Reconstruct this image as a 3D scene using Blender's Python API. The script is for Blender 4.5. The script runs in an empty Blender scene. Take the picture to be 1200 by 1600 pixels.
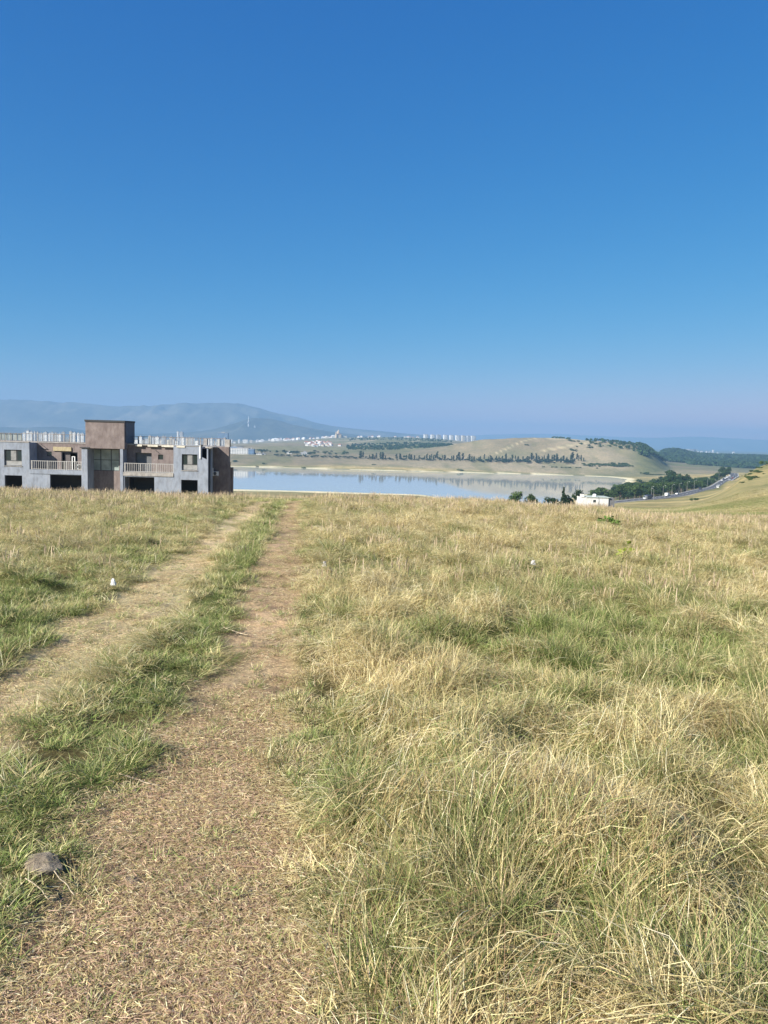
import bpy, math, random
import numpy as np
from mathutils import Matrix, Vector

# ------------------------------------------------------------------ camera, sky, sun
scene = bpy.context.scene
COL = scene.collection
F = 1200.0
ROLL = math.radians(1.5)
PITCH = math.atan(115.0 / F)
cX = Vector((1, 0, 0)); cU = Vector((0, math.sin(PITCH), math.cos(PITCH))); cF = Vector((0, math.cos(PITCH), -math.sin(PITCH)))
cR = math.cos(ROLL) * cX + math.sin(ROLL) * cU
cV = -math.sin(ROLL) * cX + math.cos(ROLL) * cU
cam = bpy.data.cameras.new('camera'); cam_ob = bpy.data.objects.new('camera', cam); COL.objects.link(cam_ob)
cam.sensor_fit = 'VERTICAL'; cam.sensor_height = 36.0; cam.lens = 36.0 * F / 1600.0
cam.clip_start = 0.05; cam.clip_end = 200000
cam_ob.matrix_world = Matrix(((cR.x, cV.x, -cF.x, 0), (cR.y, cV.y, -cF.y, 0), (cR.z, cV.z, -cF.z, 0), (0, 0, 0, 1)))
scene.camera = cam_ob

SUN_AZ = math.radians(230)      # compass style, 0 = +Y, 90 = +X
SUN_EL = math.radians(33)
world = bpy.data.worlds.new('World'); scene.world = world; world.use_nodes = True
wn = world.node_tree.nodes; wl = world.node_tree.links
sky = wn.new('ShaderNodeTexSky'); sky.sky_type = 'NISHITA'; sky.sun_disc = False
sky.sun_elevation = SUN_EL; sky.sun_rotation = SUN_AZ
sky.altitude = 600; sky.air_density = 1.0; sky.dust_density = 0.15; sky.ozone_density = 6.0
wn['Background'].inputs['Strength'].default_value = 0.056
sep_ = wn.new('ShaderNodeSeparateColor'); comb_ = wn.new('ShaderNodeCombineColor'); wl.new(sky.outputs[0], sep_.inputs[0])
SKYP = [(0.112, 2.3), (0.86, 0.90), (2.42, 0.47)]     # gain and contrast of each channel
for q_, (g_, p_) in enumerate(SKYP):
    a_ = wn.new('ShaderNodeMath'); a_.operation = 'POWER'; wl.new(sep_.outputs[q_], a_.inputs[0]); a_.inputs[1].default_value = p_
    b_ = wn.new('ShaderNodeMath'); b_.operation = 'MULTIPLY'; wl.new(a_.outputs[0], b_.inputs[0]); b_.inputs[1].default_value = g_; wl.new(b_.outputs[0], comb_.inputs[q_])
wl.new(comb_.outputs[0], wn['Background'].inputs['Color'])
sun = bpy.data.lights.new('sun', 'SUN'); sun.energy = 5.0; sun.angle = math.radians(0.5); sun.color = (1.0, 0.94, 0.84)
sun_ob = bpy.data.objects.new('sun', sun); COL.objects.link(sun_ob)
sd = Vector((math.sin(SUN_AZ) * math.cos(SUN_EL), math.cos(SUN_AZ) * math.cos(SUN_EL), math.sin(SUN_EL)))
sun_ob.rotation_euler = sd.to_track_quat('Z', 'Y').to_euler(); sun_ob.location = (0, 0, 300)
scene.view_settings.view_transform = 'Standard'; scene.view_settings.look = 'None'
scene.view_settings.exposure = 1.08; scene.view_settings.gamma = 1.0; scene.view_settings.use_curve_mapping = False
scene.render.engine = 'CYCLES'
scene.cycles.max_bounces = 6; scene.cycles.diffuse_bounces = 3; scene.cycles.volume_bounces = 1
scene.cycles.transparent_max_bounces = 8

rng = random.Random(7)
nrg = np.random.default_rng(11)

def ray(px, py):
    d = cF * F + cR * (px - 600) + cV * (800 - py)
    return d.x / d.y, d.z / d.y
def at(px, py, Y):
    a, b = ray(px, py)
    return a * Y, Y, b * Y
def hor(px):
    return 685 + 0.0262 * (px - 600)

# ------------------------------------------------------------------ helpers
def tag(o, label=None, cat=None, group=None, kind=None):
    if label: o['label'] = label
    if cat: o['category'] = cat
    if group: o['group'] = group
    if kind: o['kind'] = kind
    return o
def empty(name, loc, rz=0.0, label=None, cat=None, group=None):
    o = bpy.data.objects.new(name, None); COL.objects.link(o)
    o.location = loc; o.rotation_euler = (0, 0, rz); o.empty_display_size = 0.3
    return tag(o, label, cat, group)
def link(name, me, parent=None, loc=None):
    o = bpy.data.objects.new(name, me); COL.objects.link(o)
    if parent: o.parent = parent
    if loc is not None: o.location = loc
    return o
def np_mesh(name, V, Fc, mats=(), smooth=False, fm=None):
    """V (n,3), Fc (m,k) arrays"""
    me = bpy.data.meshes.new(name)
    V = np.asarray(V, dtype=np.float32); Fc = np.asarray(Fc, dtype=np.int32)
    m, k = Fc.shape
    me.vertices.add(len(V)); me.vertices.foreach_set('co', V.ravel())
    me.loops.add(m * k); me.loops.foreach_set('vertex_index', Fc.ravel())
    me.polygons.add(m); me.polygons.foreach_set('loop_start', np.arange(0, m * k, k, dtype=np.int32))
    for mt in mats: me.materials.append(mt)
    if fm is not None: me.polygons.foreach_set('material_index', np.asarray(fm, dtype=np.int32))
    me.polygons.foreach_set('use_smooth', np.full(m, smooth))
    me.update(); me.validate()
    return me
class MB:
    def __init__(s): s.v = []; s.f = []
    def box(s, x0, x1, y0, y1, z0, z1):
        n = len(s.v)
        s.v += [(x0, y0, z0), (x1, y0, z0), (x1, y1, z0), (x0, y1, z0), (x0, y0, z1), (x1, y0, z1), (x1, y1, z1), (x0, y1, z1)]
        s.f += [tuple(n + i for i in q) for q in ((0, 3, 2, 1), (4, 5, 6, 7), (0, 1, 5, 4), (1, 2, 6, 5), (2, 3, 7, 6), (3, 0, 4, 7))]
        return s
    def tube(s, p0, p1, r0, r1, n=6):
        p0 = Vector(p0); p1 = Vector(p1); d = (p1 - p0).normalized()
        a = d.orthogonal().normalized(); b = d.cross(a); k = len(s.v)
        for p, r in ((p0, r0), (p1, r1)):
            for i in range(n):
                t = 2 * math.pi * i / n
                s.v.append(tuple(p + (a * math.cos(t) + b * math.sin(t)) * r))
        for i in range(n):
            j = (i + 1) % n
            s.f.append((k + i, k + j, k + n + j, k + n + i))
        s.f.append(tuple(k + i for i in reversed(range(n)))); s.f.append(tuple(k + n + i for i in range(n)))
        return s
    def lathe(s, prof, n=10, c=(0, 0, 0)):
        k = len(s.v)
        for (r, z) in prof:
            for i in range(n):
                t = 2 * math.pi * i / n
                s.v.append((c[0] + r * math.cos(t), c[1] + r * math.sin(t), c[2] + z))
        for j in range(len(prof) - 1):
            for i in range(n):
                a = k + j * n + i; b = k + j * n + (i + 1) % n
                s.f.append((a, b, b + n, a + n))
        s.f.append(tuple(k + i for i in reversed(range(n)))); e = k + (len(prof) - 1) * n
        s.f.append(tuple(e + i for i in range(n)))
        return s
    def poly(s, pts, f):
        k = len(s.v); s.v += list(pts); s.f += [tuple(k + i for i in q) for q in f]; return s
    def mesh(s, name, mat, smooth=False):
        me = bpy.data.meshes.new(name); me.from_pydata(s.v, [], s.f); me.materials.append(mat)
        if smooth:
            for p in me.polygons: p.use_smooth = True
        me.update(); return me
    def build(s, name, mat, parent=None, loc=None, smooth=False):
        return link(name, s.mesh(name, mat, smooth), parent, loc)

# value noise
def vnoise(x, y, seed=0):
    xi = np.floor(x).astype(np.int64); yi = np.floor(y).astype(np.int64)
    fx = x - xi; fy = y - yi; fx = fx * fx * (3 - 2 * fx); fy = fy * fy * (3 - 2 * fy)
    def h(a, b):
        n = (a * 374761393 + b * 668265263 + seed * 1442695041) & 0x7fffffff
        n = ((n ^ (n >> 13)) * 1274126177) & 0x7fffffff
        n = n ^ (n >> 16)
        return (n & 0xffff) / 65535.0
    a = h(xi, yi); b = h(xi + 1, yi); c = h(xi, yi + 1); d = h(xi + 1, yi + 1)
    return (a * (1 - fx) + b * fx) * (1 - fy) + (c * (1 - fx) + d * fx) * fy
def fbm(x, y, seed=0, o=4):
    s = 0; a = 0.5; t = 0
    for i in range(o):
        s = s + a * vnoise(x * 2 ** i + 17.3 * i, y * 2 ** i - 9.1 * i, seed + i); t += a; a *= 0.5
    return s / t
def sstep(a, b, x):
    t = np.clip((x - a) / (b - a), 0, 1); return t * t * (3 - 2 * t)

# node helpers
def new_mat(name):
    m = bpy.data.materials.new(name); m.use_nodes = True
    return m, m.node_tree.nodes, m.node_tree.links, m.node_tree.nodes['Principled BSDF']
def ramp(n, l, src, stops):
    r = n.new('ShaderNodeValToRGB'); e = r.color_ramp.elements
    while len(e) < len(stops): e.new(0.5)
    for q, (p, c) in zip(e, stops):
        q.position = p; q.color = (*c, 1)
    l.new(src, r.inputs[0]); return r.outputs[0]
def noise(n, l, scale, detail=4, rough=0.6, vec=None, dist=0.0):
    t = n.new('ShaderNodeTexNoise'); t.inputs['Scale'].default_value = scale
    t.inputs['Detail'].default_value = detail; t.inputs['Roughness'].default_value = rough; t.inputs['Distortion'].default_value = dist
    if vec is not None: l.new(vec, t.inputs['Vector'])
    return t.outputs['Fac']
def mixc(n, l, fac, a, b, mode='MIX'):
    m = n.new('ShaderNodeMix'); m.data_type = 'RGBA'; m.blend_type = mode
    for s, v in ((m.inputs[0], fac), (m.inputs[6], a), (m.inputs[7], b)):
        if hasattr(v, 'is_output'): l.new(v, s)
        elif isinstance(v, tuple): s.default_value = (*v, 1)
        else: s.default_value = v
    return m.outputs[2]
def mathn(n, l, op, a, b=0.0, clamp=False):
    m = n.new('ShaderNodeMath'); m.operation = op; m.use_clamp = clamp
    for s, v in ((m.inputs[0], a), (m.inputs[1], b)):
        if hasattr(v, 'is_output'): l.new(v, s)
        else: s.default_value = v
    return m.outputs[0]
def plaster(name, c0, c1, c2, scale=0.7, rough=0.9, bump=0.15):
    m, n, l, b = new_mat(name)
    g = n.new('ShaderNodeNewGeometry').outputs['Position']
    mp = n.new('ShaderNodeMapping'); mp.inputs['Scale'].default_value = (1, 1, 0.35); l.new(g, mp.inputs[0])
    n1 = noise(n, l, scale, 6, 0.65, g); n2 = noise(n, l, scale * 4, 4, 0.6, mp.outputs[0])
    c = ramp(n, l, n1, [(0.3, c0), (0.5, c1), (0.7, c2)])
    st = ramp(n, l, n2, [(0.35, (0.72, 0.70, 0.68)), (0.55, (1, 1, 1))])
    c = mixc(n, l, 0.8, c, st, 'MULTIPLY')
    l.new(c, b.inputs['Base Color']); b.inputs['Roughness'].default_value = rough
    bp = n.new('ShaderNodeBump'); bp.inputs['Strength'].default_value = bump; bp.inputs['Distance'].default_value = 0.03
    l.new(noise(n, l, 9, 5, 0.7, g), bp.inputs['Height']); l.new(bp.outputs[0], b.inputs['Normal'])
    return m
def plain(name, c, rough=0.7, var=0.15, scale=2.0, metal=0.0):
    m, n, l, b = new_mat(name)
    g = n.new('ShaderNodeNewGeometry').outputs['Position']
    f = noise(n, l, scale, 5, 0.6, g)
    l.new(ramp(n, l, f, [(0.3, tuple(x * (1 - var) for x in c)), (0.7, tuple(min(1, x * (1 + var)) for x in c))]), b.inputs['Base Color'])
    b.inputs['Roughness'].default_value = rough; b.inputs['Metallic'].default_value = metal
    return m

# ------------------------------------------------------------------ terrain function
def pchip(x, y, xq):
    x = np.asarray(x, float); y = np.asarray(y, float)
    h = np.diff(x); d = np.diff(y, axis=0) / (h if y.ndim == 1 else h[:, None])
    m = np.zeros_like(y)
    if y.ndim == 1:
        h1, h0 = h[1:], h[:-1]
    else:
        h1, h0 = h[1:, None], h[:-1, None]
    w1 = 2 * h1 + h0; w2 = h1 + 2 * h0
    ok = d[:-1] * d[1:] > 0
    with np.errstate(divide='ignore', invalid='ignore'):
        hm = (w1 + w2) / (w1 / d[:-1] + w2 / d[1:])
    m[1:-1] = np.where(ok, hm, 0); m[0] = d[0]; m[-1] = d[-1]
    xq = np.clip(xq, x[0], x[-1]); i = np.clip(np.searchsorted(x, xq) - 1, 0, len(x) - 2)
    t = (xq - x[i]) / h[i]; H = h[i]
    if y.ndim > 1: t = t[:, None]; H = H[:, None]
    return ((2 * t**3 - 3 * t**2 + 1) * y[i] + (t**3 - 2 * t**2 + t) * H * m[i] + (-2 * t**3 + 3 * t**2) * y[i + 1] + (t**3 - t**2) * H * m[i + 1])

NEAR = [(0.3, -1.60), (1, -1.60), (5, -1.79), (12, -2.07), (22, -2.45), (33, -2.80), (41, -3.5), (60, -6.3)]
NEARM = [(0.3, -1.60), (1, -1.60), (5, -1.79), (12, -2.09), (22, -2.50), (33, -2.93), (41, -3.7), (60, -6.3)]
NEARL = [(0.3, -1.60), (1, -1.60), (5, -1.79), (12, -2.07), (22, -2.45), (33, -2.86), (41, -3.6), (60, -6.6)]
NEARR = [(0.3, -1.60), (1, -1.60), (5, -1.79), (12, -2.12), (22, -2.62), (32, -3.15), (41, -4.0), (60, -6.0)]
LAKE_L = [(90, -11), (150, -18), (290, -32), (450, -45), (700, -56.5), (840, -60), (950, -64), (1380, -63), (1446, -60), (1600, -58.3), (2300, -57)]
COLS = {
    -3000: NEARL + LAKE_L + [(3200, -56), (5500, -50), (9000, -45), (20000, -60), (60000, -60)],
    0: NEARL + LAKE_L + [(3200, -56), (5500, -50), (9000, -45), (20000, -60), (60000, -60)],
    365: NEARL + LAKE_L + [(3200, -56), (5500, -50), (9000, -45), (20000, -60), (60000, -60)],
    450: NEAR + LAKE_L + [(3200, -56), (4300, -40), (5500, -30), (9000, -45), (20000, -60), (60000, -60)],
    540: NEAR + LAKE_L + [(3200, -53), (3900, -40), (5000, -2), (6500, -25), (9000, -50), (20000, -60), (60000, -60)],
    650: NEAR + LAKE_L[:-1] + [(2300, -54), (3200, -40), (4000, -22), (5000, 8), (6500, -20), (9000, -50), (20000, -60), (60000, -60)],
    750: NEAR + [(90, -11), (150, -18), (290, -30), (450, -44), (560, -56), (640, -60), (750, -64), (1380, -63), (1446, -60), (1600, -58), (2000, -53), (2300, -46), (3000, 2), (3800, -20), (4800, -14), (6000, -40), (9000, -58), (20000, -60), (60000, -60)],
    860: NEARM + [(90, -11), (150, -15), (290, -25), (450, -40), (600, -52), (800, -61), (1000, -64), (1380, -63), (1446, -60), (1600, -57), (2200, -44), (3000, 17), (3600, 0), (4800, -45), (9000, -58), (20000, -60), (60000, -60)],
    940: NEARM + [(90, -10), (150, -14), (290, -24), (450, -36), (700, -52), (900, -58), (1000, -60.6), (1200, -62), (1360, -61.5), (1420, -60), (1600, -57), (2000, -46), (2900, 13), (3600, -10), (4800, -50), (9000, -60), (20000, -60), (60000, -60)],
    1000: NEARR + [(90, -9.5), (150, -14), (290, -24.3), (450, -35.5), (555, -40), (620, -43), (750, -49), (1100, -58), (1300, -58.8), (1450, -57), (1900, -51), (2800, -4), (3600, -30), (4800, -55), (9000, -60), (20000, -60), (60000, -60)],
    1050: NEARR + [(90, -8.8), (150, -13.7), (290, -24), (450, -35.2), (575, -38.8), (650, -42), (900, -50), (1300, -56), (1700, -53), (2300, -47), (3100, -19), (4000, -50), (9000, -60), (20000, -60), (60000, -60)],
    1100: NEARR + [(90, -8.3), (150, -13), (290, -22), (400, -28), (520, -35), (640, -36.7), (720, -42), (1000, -50), (1700, -52), (2400, -50), (3400, -37), (4500, -55), (9000, -60), (20000, -60), (60000, -60)],
    1140: NEARR + [(90, -8), (150, -12.6), (290, -19.5), (400, -22.5), (500, -26), (640, -33), (850, -34.5), (1000, -37.5), (1300, -45), (1700, -52), (2400, -50), (3200, -38), (4500, -55), (9000, -60), (20000, -60), (60000, -60)],
    1160: NEARR + [(90, -8), (150, -12.3), (290, -17.7), (400, -18.0), (490, -18.2), (600, -28), (850, -34.5), (1000, -36), (1300, -42), (1700, -52), (2400, -50), (3200, -38), (4500, -55), (9000, -60), (20000, -60), (60000, -60)],
    1200: NEARR + [(90, -7.9), (150, -11.7), (290, -15.6), (400, -13.4), (490, -9.6), (560, -14), (700, -30), (1000, -38), (1700, -52), (2400, -49), (3000, -38), (4500, -55), (9000, -60), (20000, -60), (60000, -60)],
    1320: NEARR + [(90, -7.5), (150, -10.5), (290, -9), (400, -3), (490, 2), (600, -6), (900, -30), (1700, -52), (2400, -49), (3000, -38), (4500, -55), (9000, -60), (20000, -60), (60000, -60)],
    3600: NEARR + [(90, -7), (150, -8), (290, -5), (400, 3), (490, 8), (600, 0), (900, -30), (1700, -52), (2400, -49), (3000, -38), (4500, -55), (9000, -60), (20000, -60), (60000, -60)],
}
def warp_full(D):
    return np.interp(D, [0, 1446, 3000, 3600, 4300, 4800, 5200, 80000], [0, 1446, 1830, 2150, 2900, 4300, 5200, 80000])
def unwarp_full(D):
    return np.interp(D, [0, 1446, 1830, 2150, 2900, 4300, 5200, 80000], [0, 1446, 3000, 3600, 4300, 4800, 5200, 80000])
def wk(px): return 1 - sstep(1004, 1058, np.asarray(px, float))
def warp(px, D): k = wk(px); return D * (1 - k) + warp_full(D) * k
def unwarp(px, D): k = wk(px); return D * (1 - k) + unwarp_full(D) * k
for c in list(COLS):
    if wk(c) > 0:
        pts = []
        for (D, z) in COLS[c]:
            pts.append((float(warp(c, D)), z * float(warp(c, D)) / D if D > 1446 else z))
            if D == 3000: pts.append((float(warp(c, 3300)), (z - 18) * float(warp(c, 3300)) / 3300))
        COLS[c] = pts
UPX = sorted(COLS)
LD = np.linspace(math.log(0.3), math.log(60000), 900)
TAB0 = np.stack([pchip([math.log(p[0]) for p in COLS[c]], [p[1] for p in COLS[c]], LD) for c in UPX])   # (cols, D)
UU = np.linspace(-2.4, 2.4, 1201)
TAB = pchip([(c - 600) / 1205.0 for c in UPX], TAB0, UU)        # (u, D)
def terrain_base(x, y):
    r = np.hypot(x, y); az = np.arctan2(x, y)
    azc = np.clip(az, -math.radians(66), math.radians(66))
    # behind the viewer both sides blend to the same plain
    u = np.tan(azc); Y = r * np.maximum(np.cos(az), 0.78)
    u = u * sstep(math.radians(180), math.radians(75), np.abs(az))
    fi = np.clip((u - UU[0]) / (UU[1] - UU[0]), 0, len(UU) - 1.001); fj = np.clip((np.log(np.maximum(Y, 0.3)) - LD[0]) / (LD[1] - LD[0]), 0, len(LD) - 1.001)
    i = fi.astype(int); j = fj.astype(int); a = fi - i; b = fj - j
    return (TAB[i, j] * (1 - a) * (1 - b) + TAB[i + 1, j] * a * (1 - b) + TAB[i, j + 1] * (1 - a) * b + TAB[i + 1, j + 1] * a * b)

# ruts: pixel anchors on the ground of the near field
def ground_hit(px, py):
    a, b = ray(px, py); lo, hi = 0.5, 40.0
    for _ in range(50):
        m = 0.5 * (lo + hi)
        z = float(terrain_base(np.array([a * m]), np.array([m]))[0])
        if b * m > z: lo = m
        else: hi = m
    return a * lo, lo
def rut(pts):
    P = sorted([(ground_hit(px, py), w) for px, py, w in pts], key=lambda q: q[0][1])
    ys = [p[0][1] for p in P]; xs = [p[0][0] for p in P]; ws = [p[1] for p in P]
    return ys, xs, ws
RR = rut([(218, 1500, .48), (276, 1300, .44), (320, 1200, .39), (362, 1100, .37), (404, 1000, .34), (425, 920, .36), (440, 850, .36), (450, 808, .36), (457, 785, .36)])
RL = rut([(-330, 1300, .38), (-150, 1180, .36), (0, 1085, .42), (135, 1000, .46), (236, 925, .46), (318, 860, .45), (360, 820, .43), (398, 790, .42)])
def rut_d(R, x, y):
    ys, xs, ws = R
    cx = np.interp(y, ys, xs); w = np.interp(y, ys, ws)
    # extend straight behind first anchor
    s = (xs[1] - xs[0]) / (ys[1] - ys[0])
    cx = np.where(y < ys[0], xs[0] + (y - ys[0]) * s, cx)
    sl = np.gradient(np.array(xs), np.array(ys)); sl = np.interp(y, ys, sl)
    return (x - cx) / np.sqrt(1 + sl * sl), w
def rut_masks(x, y):
    n = (fbm(x * 2.2, y * 2.2, 5) - 0.5) * 0.5
    dr, wr = rut_d(RR, x, y); dl, wl_ = rut_d(RL, x, y)
    mr = 1 - sstep(wr - 0.12, wr + 0.16, np.abs(dr) + n); ml = 1 - sstep(wl_ - 0.12, wl_ + 0.16, np.abs(dl) + n)
    fade = 1 - sstep(36, 44, y)
    return mr * fade, ml * fade, dr, dl, wr, wl_
def terrain(x, y):
    x = np.asarray(x, float); y = np.asarray(y, float)
    r = np.hypot(x, y); z = terrain_base(x, y)
    rw = unwarp(600 + 1205 * x / np.maximum(y, 1.0), r)
    near = 1 - sstep(45, 70, r)
    z = z + near * ((fbm(x * 0.6, y * 0.6, 2) - 0.5) * 0.16 * sstep(1.0, 6, r) + (fbm(x * 3, y * 3, 3) - 0.5) * 0.05)
    mr, ml, dr_, dl_, wr_, wl2 = rut_masks(x, y)
    md_ = np.where(dr_ > 0, sstep(wr_ + .1, wr_ + .8, dr_), 0) + np.where(dl_ < 0, sstep(wl2 + .1, wl2 + 1.0, -dl_), 0) * .7
    z = z + near * md_ * sstep(1.2, 2.2, r) * (fbm(x * 2.1 + 3, y * 2.1, 43, 3) - 0.45) * 0.36
    z = z - 0.045 * np.maximum(mr, ml) * near
    far = sstep(60, 200, r)
    z = z + far * (fbm(x * 0.02, y * 0.02, 7) - 0.5) * 1.2 * (1 - 0.7 * ((r > 500) & (r < 1100)))
    f2 = sstep(1700, 2600, rw)
    z = z + f2 * ((fbm(x * 0.006, y * 0.008, 9, 5) - 0.5) * 6 * (1 - 0.7 * sstep(5000, 9000, r)) + 1.2)
    z = z - f2 * (r < 2600) * 3.5 * np.abs(2 * fbm(x * 0.014 + .5 * fbm(x * .01, y * .01, 71), y * 0.0045, 72, 4) - 1) ** 0.8 * sstep(0.2, 1, f2)
    f3 = sstep(1450, 1700, rw) * (1 - f2)
    z = z + f3 * (fbm(x * 0.006, y * 0.006, 8) - 0.5) * 2.0
    sh = sstep(780, 950, r) * (1 - sstep(1500, 1600, r))
    z = z + sh * (fbm(x * 0.012, y * 0.012, 13, 3) - 0.5) * 1.6
    return z
def tz(x, y): return float(terrain(np.array([x]), np.array([y]))[0])
def gp(px, D):
    D = float(warp(px, D))
    x = at(px, hor(px) + 30, D)[0]
    return x, D, tz(x, D)

# ------------------------------------------------------------------ ground sheet
az = np.concatenate([np.linspace(-180, -60, 31)[:-1], np.linspace(-60, -34, 40)[:-1], np.linspace(-34, 34, 420)[:-1], np.linspace(34, 60, 40)[:-1], np.linspace(60, 180, 31)[:-1]])
az = np.radians(az)
def logs(a, b, n): return np.exp(np.linspace(math.log(a), math.log(b), n))[:-1]
rr = np.concatenate([logs(0.3, 45, 175), logs(45, 500, 80), logs(500, 4200, 250), logs(4200, 19500, 60), [19500]])
R_, A_ = np.meshgrid(rr, az, indexing='ij')
GX = (R_ * np.sin(A_)); GY = (R_ * np.cos(A_)); GZ = terrain(GX, GY)
NR, NA = GX.shape
V = np.stack([GX.ravel(), GY.ravel(), GZ.ravel()], 1)
V = np.vstack([V, [[0, 0, -1.6]]])
ii, jj = np.meshgrid(np.arange(NR - 1), np.arange(NA), indexing='ij')
j2 = (jj + 1) % NA
Q = np.stack([ii * NA + jj, ii * NA + j2, (ii + 1) * NA + j2, (ii + 1) * NA + jj], -1).reshape(-1, 4)[:, ::-1]
c0 = NR * NA
cen = np.stack([np.full(NA, c0), np.arange(NA), (np.arange(NA) + 1) % NA, (np.arange(NA) + 1) % NA], 1)
def lerp3(a, b, t): return np.asarray(a)[None] * (1 - t[:, None]) + np.asarray(b)[None] * t[:, None]
def ground_colour(x, y, z):
    r = np.hypot(x, y); Yd = np.maximum(y, 1.0); px = 600 + 1205 * x / Yd; rw = unwarp(px, r)
    n1 = fbm(x * 0.9, y * 0.9, 21); n2 = fbm(x * 0.05, y * 0.05, 22, 5); n3 = fbm(x * 0.004, y * 0.004, 23, 5)
    # near field soil under the grass
    near = lerp3((0.13, 0.105, 0.05), (0.10, 0.115, 0.04), sstep(0.35, 0.65, n1))
    mr, ml, dr, dl, wr, wl_ = rut_masks(x, y)
    soil = lerp3((0.34, 0.235, 0.165), (0.45, 0.33, 0.24), sstep(0.3, 0.7, fbm(x * 1.7, y * 1.7, 31)))
    soil2 = lerp3((0.47, 0.37, 0.26), (0.58, 0.47, 0.345), sstep(0.3, 0.7, fbm(x * 1.7, y * 1.7, 33)))
    c = near * (1 - mr[:, None]) + soil * mr[:, None]
    c = c * (1 - ml[:, None]) + soil2 * ml[:, None]
    # slopes beyond the crest
    tan = lerp3((0.34, 0.27, 0.14), (0.46, 0.37, 0.21), sstep(0.35, 0.65, n2))
    grn = lerp3((0.19, 0.185, 0.09), (0.25, 0.225, 0.115), sstep(0.35, 0.65, n2))
    band = fbm(x * 0.006, y * 0.022, 25, 5)
    g = sstep(0.47, 0.60, band) * 0.8
    mid = tan * (1 - g[:, None]) + grn * g[:, None]
    t = sstep(45, 80, r)[:, None]
    c = c * (1 - t) + mid * t
    # far country
    ft = lerp3((0.215, 0.185, 0.135), (0.31, 0.265, 0.20), sstep(0.3, 0.7, n3))
    fg = lerp3((0.085, 0.11, 0.05), (0.14, 0.155, 0.075), sstep(0.3, 0.7, n2))
    g2 = sstep(0.48, 0.66, fbm(x * 0.0041, y * 0.0061, 27, 6)) * 0.6
    gul = np.abs(2 * fbm(x * 0.014 + .5 * fbm(x * .01, y * .01, 71), y * 0.0045, 72, 4) - 1)
    g2 = np.maximum(g2, 0.45 * (1 - sstep(0.0, 0.16, gul)) * 0 + 0.5 * sstep(.25, .5, gul))
    # greener left bank country and the dark field band below the church hill
    g2 = np.maximum(g2, 0.75 * sstep(3000, 3300, rw) * (1 - sstep(4700, 5200, rw)) * sstep(540, 590, px) * (1 - sstep(680, 710, px)))
    g2 = np.maximum(g2, 0.85 * sstep(1700, 2000, rw) * sstep(960, 1010, px) * sstep(0.2, 0.5, n3))
    far = ft * (1 - g2[:, None]) + fg * g2[:, None]
    t = sstep(1500, 1650, rw)[:, None]
    c = c * (1 - t) + far * t
    # gullies and worn paths on the long hill
    path = np.zeros_like(x)
    for (pts, w) in PATHS:
        for (a, b) in zip(pts[:-1], pts[1:]):
            ax, ay = a; bx, by = b; L2 = (bx - ax) ** 2 + (by - ay) ** 2
            tt = np.clip(((x - ax) * (bx - ax) + (y - ay) * (by - ay)) / L2, 0, 1)
            d = np.hypot(x - ax - tt * (bx - ax), y - ay - tt * (by - ay))
            path = np.maximum(path, 1 - sstep(w * 0.5, w * 1.3, d))
    c = c * (1 - path[:, None]) + np.array([[0.42, 0.36, 0.26]]) * path[:, None]
    # shore band of dried mud, greener strip above it
    lake = (y > 600) & (y < 1700) & (x < 560)
    s1 = sstep(-60.6, -60.1, z) * (1 - sstep(-59.4, -59.0, z)) * lake
    s0 = (z < -60.2) * lake
    gs = sstep(-59.2, -58.9, z) * (1 - sstep(-58.0, -57.0, z)) * lake * 0.6
    c = c * (1 - gs[:, None]) + np.array([[0.17, 0.17, 0.09]]) * gs[:, None]
    c = c * (1 - s1[:, None]) + np.array([[0.68, 0.62, 0.48]]) * s1[:, None]
    c = c * (1 - s0[:, None]) + np.array([[0.16, 0.17, 0.12]]) * s0[:, None]
    # park ground under the trees by the road
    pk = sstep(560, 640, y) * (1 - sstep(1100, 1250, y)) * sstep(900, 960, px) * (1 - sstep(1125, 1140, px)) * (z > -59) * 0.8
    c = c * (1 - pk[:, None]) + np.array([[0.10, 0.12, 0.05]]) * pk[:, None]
    return np.clip(c, 0, 1)
def P2(px, py, D):
    D = float(warp(px, D))
    x = at(px, py, D)[0]; return (x, D)
PATHS = [
    ([P2(580, 700, 3500), P2(640, 695, 3300), P2(690, 689, 3150), P2(712, 687, 3050)], 3),
    ([P2(775, 712, 2380), P2(800, 700, 2600), P2(830, 690, 2850), P2(850, 686, 2960)], 3),
    ([P2(850, 707, 2450), P2(885, 702, 2550), P2(905, 700, 2620), P2(918, 699, 2700)], 6),
    ([P2(860, 688, 2900), P2(890, 689, 2880), P2(920, 690, 2840)], 14),
    ([P2(640, 716, 2150), P2(760, 718, 2100), P2(900, 722, 2000)], 4),
    ([P2(560, 697, 3400), P2(600, 692, 3700), P2(640, 688, 4100), P2(665, 687, 4500)], 4),
    ([P2(540, 689, 4200), P2(590, 688, 4400)], 10),
    ([P2(1080, 792, 130), P2(1140, 790, 150), P2(1200, 783, 190)], 1.0),
    ([P2(1120, 780, 250), P2(1160, 778, 260), P2(1210, 770, 300)], 1.4),
    ([P2(960, 765, 1010), P2(975, 760, 1060), P2(990, 752, 1180)], 6),
]
cols = ground_colour(V[:, 0], V[:, 1], V[:, 2])

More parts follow.
